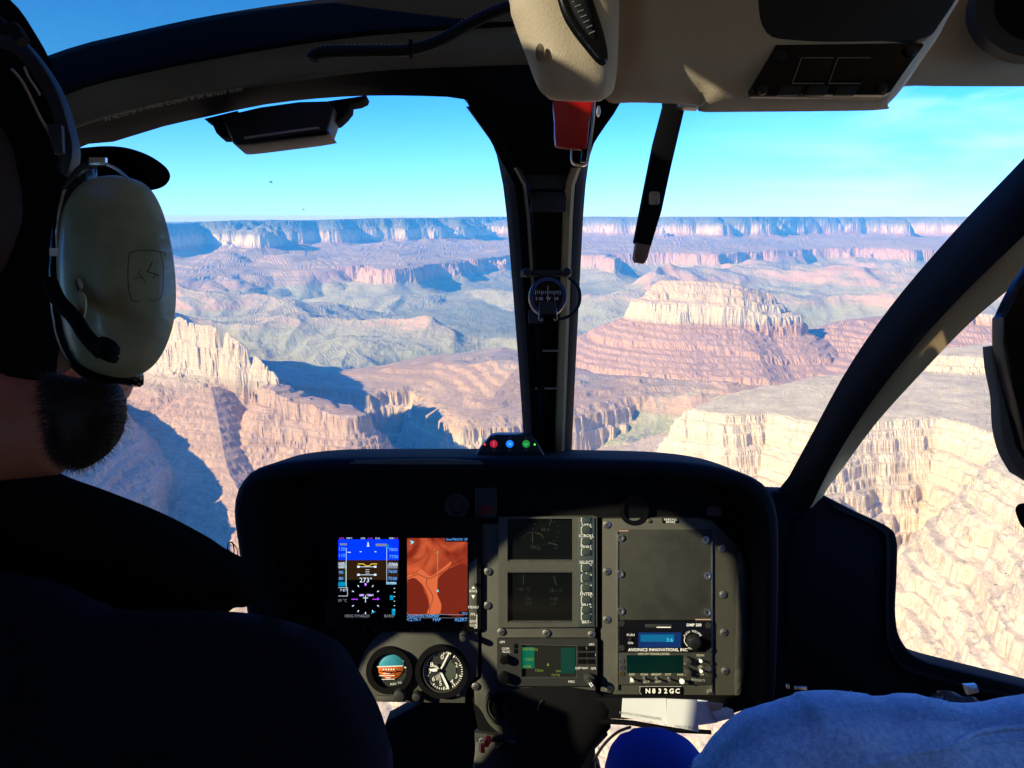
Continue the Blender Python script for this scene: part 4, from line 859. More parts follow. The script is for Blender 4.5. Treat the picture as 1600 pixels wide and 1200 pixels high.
# ---- engine display
ed = Thing('engine_display', 'grey framed unit with two dark stacked screens and a strip of marked keys', 'display', W(858, 975, 1.3))
b = B(); b.prism([(779, 806), (932, 806), (932, 977), (779, 978)], 2, 9, 2, holes=[rrect(793, 809, 894, 875, 2)[::-1], rrect(793, 891, 894, 970, 2)[::-1]]); eb = ed.part('frame', b, 'panel_grey')
for y0, y1 in ((808, 876), (890, 971)):
    b = B(); b.box(792, y0, 895, y1, 1, 3); sc_ = ed.part('screen', b, 'screen_off', sm=0)
    b = B(); b.box(795, y1-2.6, 893, y1-1.6, 3, 8.6); b.box(795, y0+1.6 if y0 > 850 else y0, 893, y0+2.4 if y0 > 850 else y0+.6, 3, 8.6); ed.part('screen_edge', b, 'dull_steel', sc_)
em('scr_faint', (.10, .13, .11), .16); em('scr_fainty', (.2, .16, .04), .2)
b = B()
b.line([(832, 832), (832, 848)], 1.3, 3.4, .2); b.line([(862, 810), (858, 821)], 1.3, 3.4, .2); b.line([(856, 847), (871, 851)], 1.6, 3.4, .2)
for k in range(-4, 8): q = R(k*24); b.line([(852+19*math.cos(q), 830-19*math.sin(q)), (852+22*math.cos(q), 830-22*math.sin(q))], .8, 3.4, .2)
b.line(smooth([(816, 840), (824, 833), (834, 831), (842, 834)], 4, False), .5, 3.4, .2); b.line([(818, 898), (818, 913)], 1.2, 3.4, .2); b.line([(865, 900), (869, 913)], 1.4, 3.4, .2)
ed.part('gauge_symbols', b, 'scr_faint', eb, sm=0, kind='stuff')
b = B(); b.line(smooth([(838, 833), (845, 834), (849, 840)], 4, False), .9, 3.4, .2); ed.part('caution_arc', b, 'scr_fainty', eb, sm=0)
for t_, x, y, z_ in (('TRQ', 836, 855, 6), ('88.4', 852, 827, 5.5), ('N1', 869, 856, 4), ('42 °C', 820, 920, 5.5), ('28.1 V', 868, 922, 5.5), ('OIL', 826, 935, 5), ('FUEL', 866, 935, 5), ('210', 826, 942, 5), ('115', 864, 942, 5)): ed.text(t_, x, y, z_, 'scr_faint', h=3.6, parent=eb)
b = B(); b.box(902, 807, 928, 976, 9, 11.5, 1); ks = ed.part('key_strip', b, mat('slate', (.035, .05, .052), .5), label='dark slate strip with eight white-cornered keys')
keys = [(807, 814, ''), (821, 831, 'OFF2'), (839, 849, 'SCROLL'), (855, 865, 'RESET'), (880, 890, 'SELECT'), (895, 906, ''), (911, 922, ''), (929, 939, 'ENTER'), (945, 955, 'BRT+'), (956, 965, '')]
b = B(); b.prism(rrect(908.5, 821, 921.5, 831, 1.5), 11.5, 14, .8); key0 = ed.part('key', b, mat('key_green', (.022, .035, .028), .5), ks)
for y0, y1, t_ in keys:
    if y0 != 821:
        k = key0.copy(); COL.objects.link(k); k.parent = ks; k.location = W(915, (y0+y1)/2, 1.3)-W(915, 826, 1.3)
    b = B()
    for x, sg in ((907.2, 1), (922.8, -1)): b.line([(x+2*sg, y0), (x, y0+.4), (x, y1-.4), (x+2*sg, y1)], .8, 11.8, .2)
    if y0 == 956: b.line([(907, 955.6), (923, 955.6)], .8, 11.8, .2)
    ed.part('key_corners', b, 'white_paint', ks, sm=0)
    if t_: ed.text(t_, 915, y0-3.8, 4.8, 'white_paint', h=12, parent=ks)
ed.text('BRT-', 915, 968.5, 4.8, 'white_paint', h=12, parent=ks); ed.text('+', 915, 893, 4, 'white_paint', h=12, parent=ks); ed.text('-', 915, 909, 4, 'white_paint', h=12, parent=ks)

# ---- attitude indicator
_v0 = B.v; _t0 = Thing.text
B.v = lambda s, x, y, z=0, D=None: _v0(s, x, y, z+5.5, D)
Thing.text = lambda s, t_, px, py, sz, m, D=1.3, h=1.0, **k: _t0(s, t_, px, py, sz, m, D, h+5.5, **k)
ai = Thing('attitude_indicator', 'small round attitude indicator half blue above orange in a black case', 'gauge', W(610, 1075, 1.3))
b = B(); b.ring(610, 1044, 27, 36, -2, 8, 40); cs = ai.part('case', b, 'soft_black'); b = B(); b.cyl(610, 1044, 28, -4, -1, 32); ai.part('case_floor', b, 'bezel', cs)
def half(b, cx, cy, r, ang, z, up, dome=5):
    n = 24; a = R(ang); c = b.v(cx, cy, z+dome); rings = []
    for q in (.35, .7, 1.0):
        rings.append([b.v(cx+r*q*math.cos(a+(math.pi*i/n))*1, cy+(-1 if up else 1)*r*q*math.sin(math.pi*i/n)+math.sin(a)*0, z+dome*math.sqrt(1-q*q*.98)) for i in range(n+1)])
    for i in range(n): b.bm.faces.new([c, rings[0][i], rings[0][i+1]])
    for r0, r1 in zip(rings[:-1], rings[1:]):
        for i in range(n): b.bm.faces.new([r0[i], r0[i+1], r1[i+1], r1[i]])
mat('gyro_blue', (.02, .22, .30), .5); mat('gyro_orange', (.55, .12, .02), .5)
b = B(); half(b, 611, 1038, 21, 0, 0, True); gb = ai.part('sky_half', b, 'gyro_blue', label='blue upper half'); b = B(); half(b, 611, 1038, 21, 0, 0, False); go = ai.part('ground_half', b, 'gyro_orange', label='orange lower half')
b = B(); b.line([(591, 1038), (631, 1036.5)], 1.3, 5.4, .4); ai.part('horizon_bar', b, 'white_paint')
b = B(); b.line([(600, 1048.5), (611, 1048.5)], 1, 5, .3); b.line([(594, 1052), (618, 1052)], 1, 4.4, .3); b.line([(604, 1055.5), (612, 1055.5)], .9, 4, .3); b.line([(598, 1058.5), (618, 1058)], .9, 3, .3)
for x in (601, 605, 609, 613, 617): b.box(x-1.2, 1041, x+1.2, 1043, 5.2, 5.6)
ai.part('pitch_lines', b, 'white_paint', go)
b = B(); b.line([(595, 1044.5), (604, 1044.5), (607, 1047), (611, 1044.5), (614, 1047), (618, 1044), (628, 1044)], 1.1, 7, .4); ai.part('miniature_aircraft', b, 'gloss_black')
b = B()
for a in (25, 47, 0, 68, 90): q = R(a); b.line([(610+23*math.cos(q), 1040-23*math.sin(q)), (610+27*math.cos(q), 1040-27*math.sin(q))], 1.8, 2, 1)
ai.part('bank_marks', b, 'white_paint', cs)
b = B(); b.cyl(626.5, 1079.5, 9, 6, 20, 24, 3); ai.part('cage_knob', b, 'bezel'); b = B(); b.line(smooth([(617, 1086), (619, 1075), (624, 1068), (633, 1063)], 4, False), 1.3, 5, .4); ai.part('knob_mark', b, 'white_paint', cs); ai.text('PULL TO CAGE', 627, 1063, 3.4, 'white_paint', h=5, rot=10, parent=cs)
b = B(); b.box(591, 1083, 623, 1091, 2, 7, 2); ai.part('lower_case', b, 'panel_grey', cs)
# ---- altimeter
al = Thing('altimeter', 'round white-marked altimeter with a long thin needle in a deep black case', 'gauge', W(690, 1080, 1.3))
b = B(); b.ring(691, 1046, 33, 41, -2, 7, 48); cs = al.part('case', b, 'soft_black'); b = B(); b.ring(694, 1046, 31, 34, -1, 4, 48); al.part('inner_ring', b, 'panel_dark', cs)
b = B(); b.cyl(694, 1046, 32, -5, -1, 44); dl_ = al.part('dial', b, 'bezel')
b = B(); b.ring(700, 1046, 0.1, 13, -1, 0, 28, 1.2); al.part('sub_dial', b, mat('dial_green', (.045, .06, .045), .6), dl_)
b = B()
for k in range(50):
    q = R(k*7.2); L_ = 5 if k % 5 == 0 else 3; b.line([(694+(30-L_)*math.sin(q), 1046-(30-L_)*math.cos(q)), (694+30*math.sin(q), 1046-30*math.cos(q))], 1.1 if k % 5 else 1.6, -.8, .3)
for k in range(4): b.line([(681+1.8*k, 1054-1.2*k), (683+2*k, 1061+k*.3)], .6, -.8, .3)
for k in range(3): b.line([(675+2*k, 1036+k*3), (684+1.5*k, 1040+1.6*k)], .8, -.8, .3)
al.part('dial_marks', b, 'white_paint', dl_, sm=0)
for t_, k in (('0', -1), ('1', 4), ('2', 9.2), ('3', 16), ('4', 20), ('5', 27), ('6', 32), ('7', 37), ('8', 41)):
    q = R(k*7.2); al.text(t_, 694+21*math.sin(q)-(0 if k < 26 else 0), 1046-21*math.cos(q), 7.6, 'white_paint', h=-.6, parent=dl_)
b = B(); b.prism([(689, 1041), (701, 1017), (698, 1015), (706, 1013), (705, 1019), (703, 1018), (691, 1042)], 3, 4); al.part('needle', b, 'white_paint', sm=0)
b = B(); b.prism([(688, 1048), (691, 1047), (702, 1070), (700, 1074)], 2, 3); al.part('needle', b, 'white_paint', sm=0); b = B(); b.prism([(684, 1043), (678, 1042), (671, 1044.5), (678, 1047), (684, 1046)], 1, 2); al.part('needle', b, 'white_paint', sm=0)
b = B(); b.prism([(684, 1035), (688, 1034), (692, 1046), (690, 1049)], 2.2, 3.4); b.cyl(689.5, 1045, 2.5, 3, 5, 14, 1); al.part('needle_hub', b, 'gloss_black', sm=0)
b = B(); b.cyl(653, 1080.5, 6.5, 4, 20, 20, 2.5); al.part('setting_knob', b, 'bezel'); b = B(); b.cyl(716, 1081, 3.4, 3, 5, 12, 1); al.part('case_screw', b, 'dull_steel', cs)

B.v = _v0; Thing.text = _t0
# ---- gps navigator
gp = Thing('gps_navigator', 'wide black navigator with a green map screen and a small key block', 'radio', W(858, 1065, 1.3))
b = B(); b.prism(rrect(777, 995, 932, 1068, 2), 2, 11, 2, holes=[[(815, 1004), (815, 1054), (900, 1054), (900, 1006)][::-1]]); gb = gp.part('case', b, 'bezel')
b = B(); b.box(814, 1003, 901, 1055, 1, 6); gs = gp.part('screen', b, mat('lcd_dark', (.015, .016, .014), .2), sm=0)
em('lcd_green', (.0, .14, .07), .55); em('lcd_text', (.25, .34, .03), .55)
b = B(); b.flat([(816, 1009), (835, 1009), (835, 1042), (816, 1042)], 6.4); gp.part('data_field', b, 'lcd_green', gs, sm=0); b = B(); b.flat([(876, 1010), (898, 1010), (898, 1050), (876, 1050)], 6.4); gp.part('data_field', b, mat('lcd_green2', (.004, .004, .004), .3, emit=(0, .05, .03), es=.55), gs, sm=0)
b = B(); b.flat([(854, 1038), (856, 1033), (858, 1038)], 6.7); gp.part('own_ship_symbol', b, 'lcd_text', gs, sm=0); b = B(); b.line([(815, 1003.4), (900, 1005.4), (900.5, 1054.6), (816, 1054.6)], .9, 10.6, .6); gp.part('screen_edge', b, 'dull_steel', gs, sm=0)
for t_, x, y in (('134.950', 825, 1012.5), ('118.0', 826, 1028), ('VOR', 824, 1039.5), ('N', 838, 1013), ('12nm', 842, 1045), ('GCN', 868, 1053), ('nm', 872, 1046)): gp.text(t_, x, y, 4.4, 'lcd_text', h=6.8, parent=gs)
for t_, x, y in (('GPS', 785, 999.6), ('COM', 790, 1010), ('VLOC', 791, 1014.6), ('RNG', 916, 1009.6), ('MENU', 923, 1019.6), ('CLR', 908, 1029.2), ('ENT', 922, 1029.2), ('DEF NAV', 908, 1040), ('GPS', 926, 1040.6), ('MSG', 892, 1061), ('GPS', 923, 1003.4), ('D+', 908, 1019.6)): gp.text(t_, x, y, 3.6, 'white_paint', h=11.5, parent=gb)
for x, y in ((902, 1006), (916, 1006), (902, 1016), (916, 1016), (902, 1026), (916, 1026), (803, 1002), (803, 1010)): b = B(); b.prism(rrect(x, y, x+12 if x > 850 else x+5, y+7, 1.2), 11, 12.4, .6); gp.part('key', b, 'gloss_black', gb)
b = B(); b.cyl(919, 1055, 8.5, 10, 20, 24, 2); b.cyl(919, 1057, 5.2, 20, 30, 18, 1.5); kn = gp.part('tuning_knob', b, 'bezel'); b = B(); b.line([(917.4, 1056), (921.4, 1062)], 1.4, 30, .5); b.line([(920, 1055), (924, 1060.6)], 1.2, 30, .5); gp.part('knob_mark', b, 'white_paint', kn)
b = B(); b.cyl(788, 1024, 7, 10, 24, 22, 2); gp.part('volume_knob', b, 'gloss_black'); b = B(); b.cyl(788, 1052, 8, 10, 26, 22, 2); gp.part('volume_knob', b, 'gloss_black')

# ---- audio player
ap = Thing('audio_player', 'black music player unit with a glowing blue readout above a green radio', 'radio', W(1038, 1015, 1.3))
b = B(); b.box(966, 968, 1110, 1016, 3, 10, 1.5); ac = ap.part('face', b, 'gloss_black')
em('lcd_blue', (.0, .105, .22), .8); em('lcd_blue_dim', (.0, .02, .10), .8); em('lcd_blue_text', (.05, .5, .7), .9)
b = B(); b.box(996, 985, 1062, 1008, 10, 11); sq = ap.part('readout', b, 'lcd_blue_dim', sm=0); b = B(); b.flat([(999, 988), (1051, 988), (1051, 999), (999, 999)], 11.3); ap.part('readout_field', b, 'lcd_blue', sq, sm=0); ap.text('3:6', 1044, 996.5, 6.4, 'lcd_blue_text', h=11.7, parent=sq)
ap.text('DMP 200', 1082, 973.6, 4.4, 'white_paint', h=10.5, bold=.15, parent=ac); ap.text('AVIONICS INNOVATIONS, INC', 1026, 1012, 4.8, 'white_paint', h=10.5, bold=.12, parent=ac); ap.text('PUSH', 984, 989, 3.8, 'white_paint', h=10.5, parent=ac); ap.text('ON', 983.6, 1001.4, 3.8, 'white_paint', h=10.5, parent=ac)
for k, ch in enumerate('PUSH VOLUME'):
    q = R(-62+12.2*k); ap.text(ch, 1080+14*math.sin(q), 997-14*math.cos(q), 3.4, 'white_paint', h=10.5, rot=-math.degrees(q), parent=ac)
ap.text('MENU', 1079, 1009.6, 3.4, 'white_paint', h=10.5, parent=ac)
b = B(); b.cyl(1080, 997, 10, 10, 26, 28, 3); ap.part('volume_knob', b, 'black_plastic'); b = B(); b.line(smooth([(1068, 992), (1067, 999), (1072, 1006)], 4, False), .9, 10.3, .3); ap.part('knob_arrow', b, 'white_paint', ac, sm=0)
b = B(); b.prism(rrect(1006, 972, 1048, 977.5, 2.6), 10, 11, .5); ap.part('card_slot', b, 'bezel', ac); b = B(); b.box(1024, 976, 1046, 977.4, 11, 11.6); ap.part('card_edge', b, 'white_paint', ac, sm=0)
b = B(); b.cyl(983, 995.5, 2.4, 10, 14, 12, 1); ap.part('power_button', b, 'black_plastic', ac)
for x, y in ((970, 971), (1104, 974), (970, 1009), (1105, 1012)):
    b = B(); b.ring(x, y, 2.6, 4.6, 9, 11, 14); b.cyl(x, y, 2.2, 9, 11, 10); ap.part('fastener', b, 'bezel', ac)

# ---- radio transceiver
rt = Thing('radio_transceiver', 'grey radio with a dark green readout above a row of toggle switches', 'radio', W(1038, 1065, 1.3))
b = B(); b.box(966, 1017, 1110, 1067, 3, 9, 1.5); rc = rt.part('face', b, 'panel_dark')
b = B(); b.box(978, 1020.5, 1064, 1048, 9, 10); rt.part('readout', b, mat('lcd_off', (.0, .012, .010), .2), sm=0)
rt.text('VPX FM TRANSCEIVER', 1020, 1018.8, 3.6, 'cream_paint', h=9.4, parent=rc)
for t_, x, y in (('DISP', 986, 1050.6), ('SCAN', 1005, 1050.6), ('BRIGHT', 1024, 1050.6), ('OUT', 1042, 1050.6), ('SELECT', 1006, 1062), ('NEXT', 1025, 1062), ('OFF', 986, 1062.4), ('PWR', 1061, 1051), ('SCAN', 1092, 1021), ('SQL', 1092, 1038), ('MON', 1092, 1050.4), ('VOL', 1071, 1034), ('VOL', 1072, 1051), ('G1', 1108, 1033)): rt.text(t_, x, y, 3.3, 'cream_paint', h=9.4, parent=rc)
rt.text('∗', 1080, 1059, 8, 'grey_paint', h=9.4, parent=rc); rt.text('fmars', 1091, 1059, 5.4, 'grey_paint', h=9.4, parent=rc)
for x, y, big in ((985, 1056, 1), (1005, 1056, 0), (1024, 1056, 0), (1043, 1056.5, 0), (1062, 1058, 2), (1091, 1027, 1), (1091.5, 1042.5, 1)):
    b = B(); b.cyl(x, y, 2.7, 8, 11, 12, .6); tg = rt.part('toggle_switch', b, 'dull_steel')
    D2 = W(x-1.2, y-1.5, 1.3, 22)-W(x, y, 1.3, 10); p0 = W(x, y, 1.3, 10); b = B(); b.tube([p0, p0+D2*.6, p0+D2], [.0011, .0015, .0028 if big == 1 else (.0042 if big == 2 else .0017)], 10); rt.part('toggle_tip', b, 'white_paint' if big else 'dull_steel', tg)
for x, y in ((1071, 1027), (1071, 1044)):
    b = B(); b.cyl(x, y, 5.6, 8, 22, 20, 2.2); rt.part('knob', b, 'panel_dark')
for x, y, m_ in ((970, 1029, 'dull_steel'), (971, 1039.5, 'steel'), (970, 1049, 'brass'), (1106, 1033, 'brass'), (1105, 1042, 'dull_steel'), (1106, 1051, 'brass')):
    b = B(); b.ring(x, y, 2.3, 4, 8, 10.4, 14); b.cyl(x, y, 2, 8, 10.6, 10); rt.part('fastener', b, m_, rc)
# ---- registration placard
pl = Thing('registration_placard', 'small black placard with the white letters N832GC at the panel foot', 'placard', W(1033, 1084, 1.3))
b = B(); b.prism(rrect(998, 1070, 1066, 1085, 5), 3, 5, .6); q = pl.part('plate', b, 'gloss_black'); b = B()
b.line(smooth([(1064, 1070.6), (1004, 1070.6), (999.5, 1073), (999, 1080), (1003, 1084.4)], 4, False), .9, 5, .3); pl.part('plate_edge', b, 'grey_paint', q, sm=0)
for k, ch in enumerate('N832GC'): pl.text(ch, 1011.5+9.2*k, 1078, 7.4, 'white_paint', h=5.4, bold=.35)

# ---- annunciator on the hood
an = Thing('traffic_annunciator', 'small black box with red blue and green round lamps on top of the panel', 'warning light', W(795, 708, 1.28))
b = B(1.28); b.prism([(743, 712), (748, 702), (760, 688), (766, 681), (775, 679), (826, 679), (833, 682), (841, 694), (851, 712)], -60, 0, 3); ab = an.part('box', b, 'black_plastic')
for x, y, r_, c, nm in ((771.5, 693.5, 6, (.30, .01, .03), 'red'), (796.5, 693.5, 6, (.01, .16, .75), 'blue'), (822, 693.5, 6, (.01, .17, .035), 'green')):
    em('lamp_'+nm, c, .8); b = B(1.28); b.cyl(x, y, r_, 0, 1.6, 22, .6); lp_ = an.part('lamp', b, 'lamp_'+nm, label='round %s lamp' % nm)
    em('glyph_'+nm, tuple(min(1, q*2.2+.03) for q in c), .9)
    b = B(1.28)
    if nm == 'red': b.box(x-.8, y-3.6, x+.8, y+1, 1.6, 2); b.box(x-.8, y+2, x+.8, y+3.6, 1.6, 2)
    elif nm == 'blue': b.line([(x-3, y-2), (x+3, y+2)], 1.2, 1.6, .3); b.line([(x-3, y+2), (x+3, y-2)], 1.2, 1.7, .3); b.line([(x-1, y), (x+1, y)], 2.2, 1.8, .3)
    else: b.line([(x-3.2, y-1.2), (x, y+2), (x+3.2, y-1.2)], 1.2, 1.6, .3)
    an.part('lamp_symbol', b, 'glyph_'+nm, lp_, sm=0)
    b = B(1.28); b.cyl(x, y-10, .9, 0, .5, 8); b.box(x-2.6, y+9, x+2.6, y+10, 0, .4); an.part('lamp_mark', b, 'grey_paint', ab, sm=0)
for x, nm, c in ((757.5, 'red', (1, .02, .01)), (835.5, 'green', (.05, .7, .05))):
    em('led_'+nm, c, 2.2); b = B(1.28); b.cyl(x, 694.5, 1.3, 0, 1.4, 10, .4); an.part('led', b, 'led_'+nm, label='tiny %s light' % nm)

# ---- lower centre: round vent, pedestal, red guarded switch
rv = Thing('round_air_vent', 'dark round vent with a grey ring at the bottom of the centre panel', 'air vent', W(785, 1130, 1.3))
b = B(); b.ring(786, 1101, 22, 31, 1, 6, 44); b.ring(786, 1101, 26, 28, 6, 8, 44); rr0 = rv.part('ring', b, 'panel_grey'); b = B(); b.cyl(786, 1101, 24, -3, 2.6, 32); rv.part('vent_disc', b, 'soft_black')
b = B(); b.ring(846, 1102, 10, 12, 20, 22, 28, 1.2); rv.part('shade_ring', b, 'gloss_black', rr0)
pdl = Thing('centre_pedestal', 'dark pedestal below the panel carrying small marked switches', 'pedestal', W(830, 1300, 1.3))
b = B(); b.prism([(743, 1152), (950, 1148), (930, 1170), (940, 1500), (700, 1500), (742, 1180)], -30, 4, 4); pb = pdl.part('pedestal_body', b, 'panel_grey')
b = B(); b.prism([(742, 1140), (800, 1148), (860, 1150), (930, 1150), (925, 1157), (742, 1156)], 0, 10, 3); pdl.part('pedestal_lip', b, 'panel_dark', pb)
pdl.text('CUT OFF', 796, 1152+3, 4.2, 'white_paint', h=10.6, parent=pb); pdl.text('OFF', 777, 1166, 4, 'white_paint', h=5, parent=pb)
b = B(); b.cyl(787, 1158, 9, 4, 22, 18, 4, r2=6); pdl.part('rotary_knob', b, 'gloss_black')
rg = Thing('guarded_switch', 'bright red guarded switch at the bottom of the centre pedestal', 'switch', W(760, 1170, 1.28))
b = B(1.28); b.cyl(762, 1154, 5.5, 0, 14, 16, 3); rg.part('switch_cap', b, 'red_switch'); b = B(1.28); b.box(751, 1160, 758, 1172, 2, 12, 2); b.box(757, 1158, 764, 1163, 2, 12, 2); rg.part('guard', b, 'red_switch'); b = B(1.28); b.line([(749, 1173), (749, 1154), (753, 1152), (760, 1152)], 1.3, 3, 1); rg.part('outline', b, 'white_paint')

# ---- dark rounded form below the radios, and the papers under the panel
cy = Thing('dark_form', 'large dark round shape hung below the radio stack', 'dark_form', W(860, 1180, 1.2))
b = B(1.27); b.inflate(smooth([(802, 1078), (860, 1072), (920, 1078), (946, 1092), (958, 1112), (940, 1150), (918, 1180), (900, 1212), (860, 1250), (810, 1240), (800, 1190), (806, 1150), (792, 1128), (786, 1105), (790, 1088)], 5), 16, 60, 12, 1); cy.part('dark_form_body', b, 'soft_black')
b = B(1.27); b.line(smooth([(846, 1088), (841, 1096), (840, 1104)], 4, False), 1.4, 15, 1); cy.part('rim_glint', b, 'dull_steel', sm=0)
pp = Thing('folded_chart', 'white folded chart hanging in the tray under the right panel', 'paper', W(1040, 1140, 1.22))
b = B(1.22); b.prism([(973, 1092), (1041, 1092), (1042, 1132), (971, 1121)], -3, -1, 0); f1 = pp.part('left_leaf', b, 'paper', sm=0)
b = B(1.22); b.prism([(1042, 1092), (1089, 1094), (1092, 1144), (1042, 1133)], -2, 0, 0); f2 = pp.part('right_leaf', b, 'paper', sm=0)
pp.text('NOTICE TO PASSENGERS', 1000, 1118.5, 4.2, 'grey_paint', D=1.22, h=0, rot=-9, parent=f1); pp.text('SAFETY BELT', 1070, 1136, 4.2, 'grey_paint', D=1.22, h=1, rot=-6, parent=f2)
p2 = Thing('small_card', 'pale card tucked behind the right edge of the folded chart', 'paper', W(1100, 1130, 1.24))
b = B(1.24); b.prism([(1090, 1094), (1106, 1096), (1122, 1130), (1092, 1134)], -3, -2, 0); p2.part('card', b, 'paper', sm=0)
p3 = Thing('paper_bundle', 'crumpled papers and a pen sticking out right of the chart', 'paper', W(1120, 1120, 1.24))
b = B(1.24); b.prism([(1106, 1098), (1130, 1100), (1126, 1108), (1112, 1108)], -4, 2, .5); p3.part('tan_slip', b, mat('tan_paper', (.45, .30, .2), .8)); b = B(1.24); b.prism([(1112, 1112), (1135, 1106), (1146, 1110), (1142, 1118), (1116, 1122)], -4, 1, .5); b.prism([(1114, 1122), (1148, 1116), (1150, 1122), (1118, 1130)], -6, -2, .5); p3.part('crumpled_sheet', b, 'paper')
tray = Thing('map_tray', 'thin black tray rail under the right side of the panel', 'tray', W(1040, 1135, 1.25))
b = B(1.25); b.prism([(937, 1124), (990, 1128), (1060, 1140), (1112, 1143), (1112, 1148), (1060, 1146), (985, 1134), (936, 1131)], -6, 0, 1); tray.part('rail', b, 'gloss_black'); b = B(1.25); b.prism([(930, 1096), (1190, 1098), (1190, 1108), (1120, 1130), (975, 1130), (940, 1128)], -30, -14, 1); tray.part('tray_back', b, 'soft_black')
ca = Thing('antenna_cable', 'thin black cable curving past the chin window by the knee', 'cable', W(945, 1170, 1.2))
b = B(); b.tube([W(*q) for q in smooth([(985, 1136, 1.22), (965, 1144, 1.2), (945, 1162, 1.19), (930, 1185, 1.18), (918, 1215, 1.17)], 8, False)], .0022, 8); ca.part('cable', b, 'rubber')
# ================================================================== PEOPLE
def strands(b, roots, L, w, seed=1, curl=.4):
    rn = random.Random(seed)
    for p, d in roots:
        d = (d+Vector((rn.uniform(-1, 1), rn.uniform(-1, 1), rn.uniform(-1, 1)))*curl).normalized(); l = L*rn.uniform(.5, 1.3)
        sd = d.cross(Vector((rn.uniform(-1, 1), rn.uniform(-1, 1), rn.uniform(-1, 1)))).normalized()*w
        m_ = p+d*l*.5+sd.cross(d).normalized()*l*rn.uniform(-.15, .15); e = p+d*l+Vector((0, 0, -l*rn.uniform(0, .25)))
        v = [b.bm.verts.new(q) for q in (p-sd, p+sd, m_+sd*.7, m_-sd*.7, e)]
        b.bm.faces.new([v[0], v[1], v[2], v[3]]); b.bm.faces.new([v[3], v[2], v[4]])
def capsules(b, caps, n=14, m_=8):
    """tapered limbs (world a, ra, b, rb) as one soup; a voxel remesh welds them"""
    for a, ra, c, rb in caps:
        a, c = Vector(a), Vector(c); k = max(2, int((c-a).length/(min(ra, rb)*.5)))
        for i in range(k+1):
            t = i/k; bmesh.ops.create_icosphere(b.bm, subdivisions=2, radius=ra+(rb-ra)*t, matrix=Matrix.Translation(a+(c-a)*t))
def weld(o, vox=.012, it=6):
    m_ = o.modifiers.new('r', 'REMESH'); m_.mode = 'VOXEL'; m_.voxel_size = vox; m_.use_smooth_shade = True
    s_ = o.modifiers.new('s', 'SMOOTH'); s_.iterations = it; s_.factor = .5
pi_ = Thing('person', 'pilot on the left in a navy jacket and black collar with a dark beard', 'person', (-.36, .45, -.72))
def fat(caps, k): return [(a, ra+k, c, rb+k) for a, ra, c, rb in caps]
HC = W(-45, 405, .56)
head_c = [(HC+Vector((0, -.02, .03)), .088, HC+Vector((.0, .03, -.01)), .085), (HC+Vector((.015, .05, -.05)), .055, HC+Vector((.035, .07, -.095)), .038), (HC+Vector((-.01, -.02, -.05)), .058, (-.385, .47, -.29), .062)]
trunk_c = [((-.39, .47, -.33), .07, (-.41, .47, -.60), .13), ((-.41, .47, -.6), .14, (-.41, .46, -.74), .15), ((-.385, .47, -.34), .06, (-.27, .49, -.39), .05), ((-.53, .5, -.38), .05, (-.385, .47, -.34), .06)]
arm_c = [((-.26, .49, -.39), .05, (-.20, .56, -.58), .042), ((-.20, .56, -.58), .04, (-.38, .80, -.64), .028), ((-.54, .5, -.38), .05, (-.58, .55, -.6), .042), ((-.58, .55, -.6), .04, (-.6, .8, -.62), .028)]
leg_c = [((-.33, .48, -.78), .085, (-.26, .86, -.70), .065), ((-.26, .86, -.70), .06, (-.24, 1.02, -1.04), .045), ((-.47, .48, -.78), .085, (-.52, .86, -.70), .065), ((-.52, .86, -.70), .06, (-.5, 1.02, -1.04), .045)]
foot_c = [((-.24, 1.0, -1.10), .04, (-.24, 1.14, -1.13), .03), ((-.5, 1.0, -1.10), .04, (-.5, 1.14, -1.13), .03)]
b = B(); capsules(b, head_c+trunk_c+arm_c+leg_c+foot_c)
for hx, hy, hz in ((-.38, .80, -.64), (-.6, .8, -.62)):        # hands: palm, four curled fingers, thumb, around the stick and lever
    capsules(b, [((hx, hy, hz), .028, (hx-.01, hy+.05, hz-.005), .03)]+[((hx-.03+.02*k, hy+.06, hz+.005), .010, (hx-.035+.02*k, hy+.095-.004*abs(k-1), hz-.012), .009) for k in range(4)]+[((hx-.035+.02*k, hy+.095, hz-.012), .009, (hx-.03+.02*k, hy+.085, hz-.038), .008) for k in range(4)]+[((hx+.03, hy+.03, hz), .012, (hx+.045, hy+.07, hz-.02), .009)])
body_ = pi_.part('body', b, 'skin'); weld(body_, .009, 4)
b = B(); capsules(b, fat(head_c[:1], .008)[:1]); hr = pi_.part('hair', b, 'hair', body_); weld(hr, .012, 4)
b = B(); capsules(b, fat(trunk_c+arm_c, .014)); jb = pi_.part('jacket', b, 'cloth_navy'); weld(jb, .012, 6)
b = B(); capsules(b, fat(leg_c, .014)); tb = pi_.part('trousers', b, 'cloth_navy'); weld(tb, .012, 6)
b = B(); capsules(b, fat(foot_c, .014)); tb = pi_.part('shoes', b, 'rubber'); weld(tb, .012, 3)
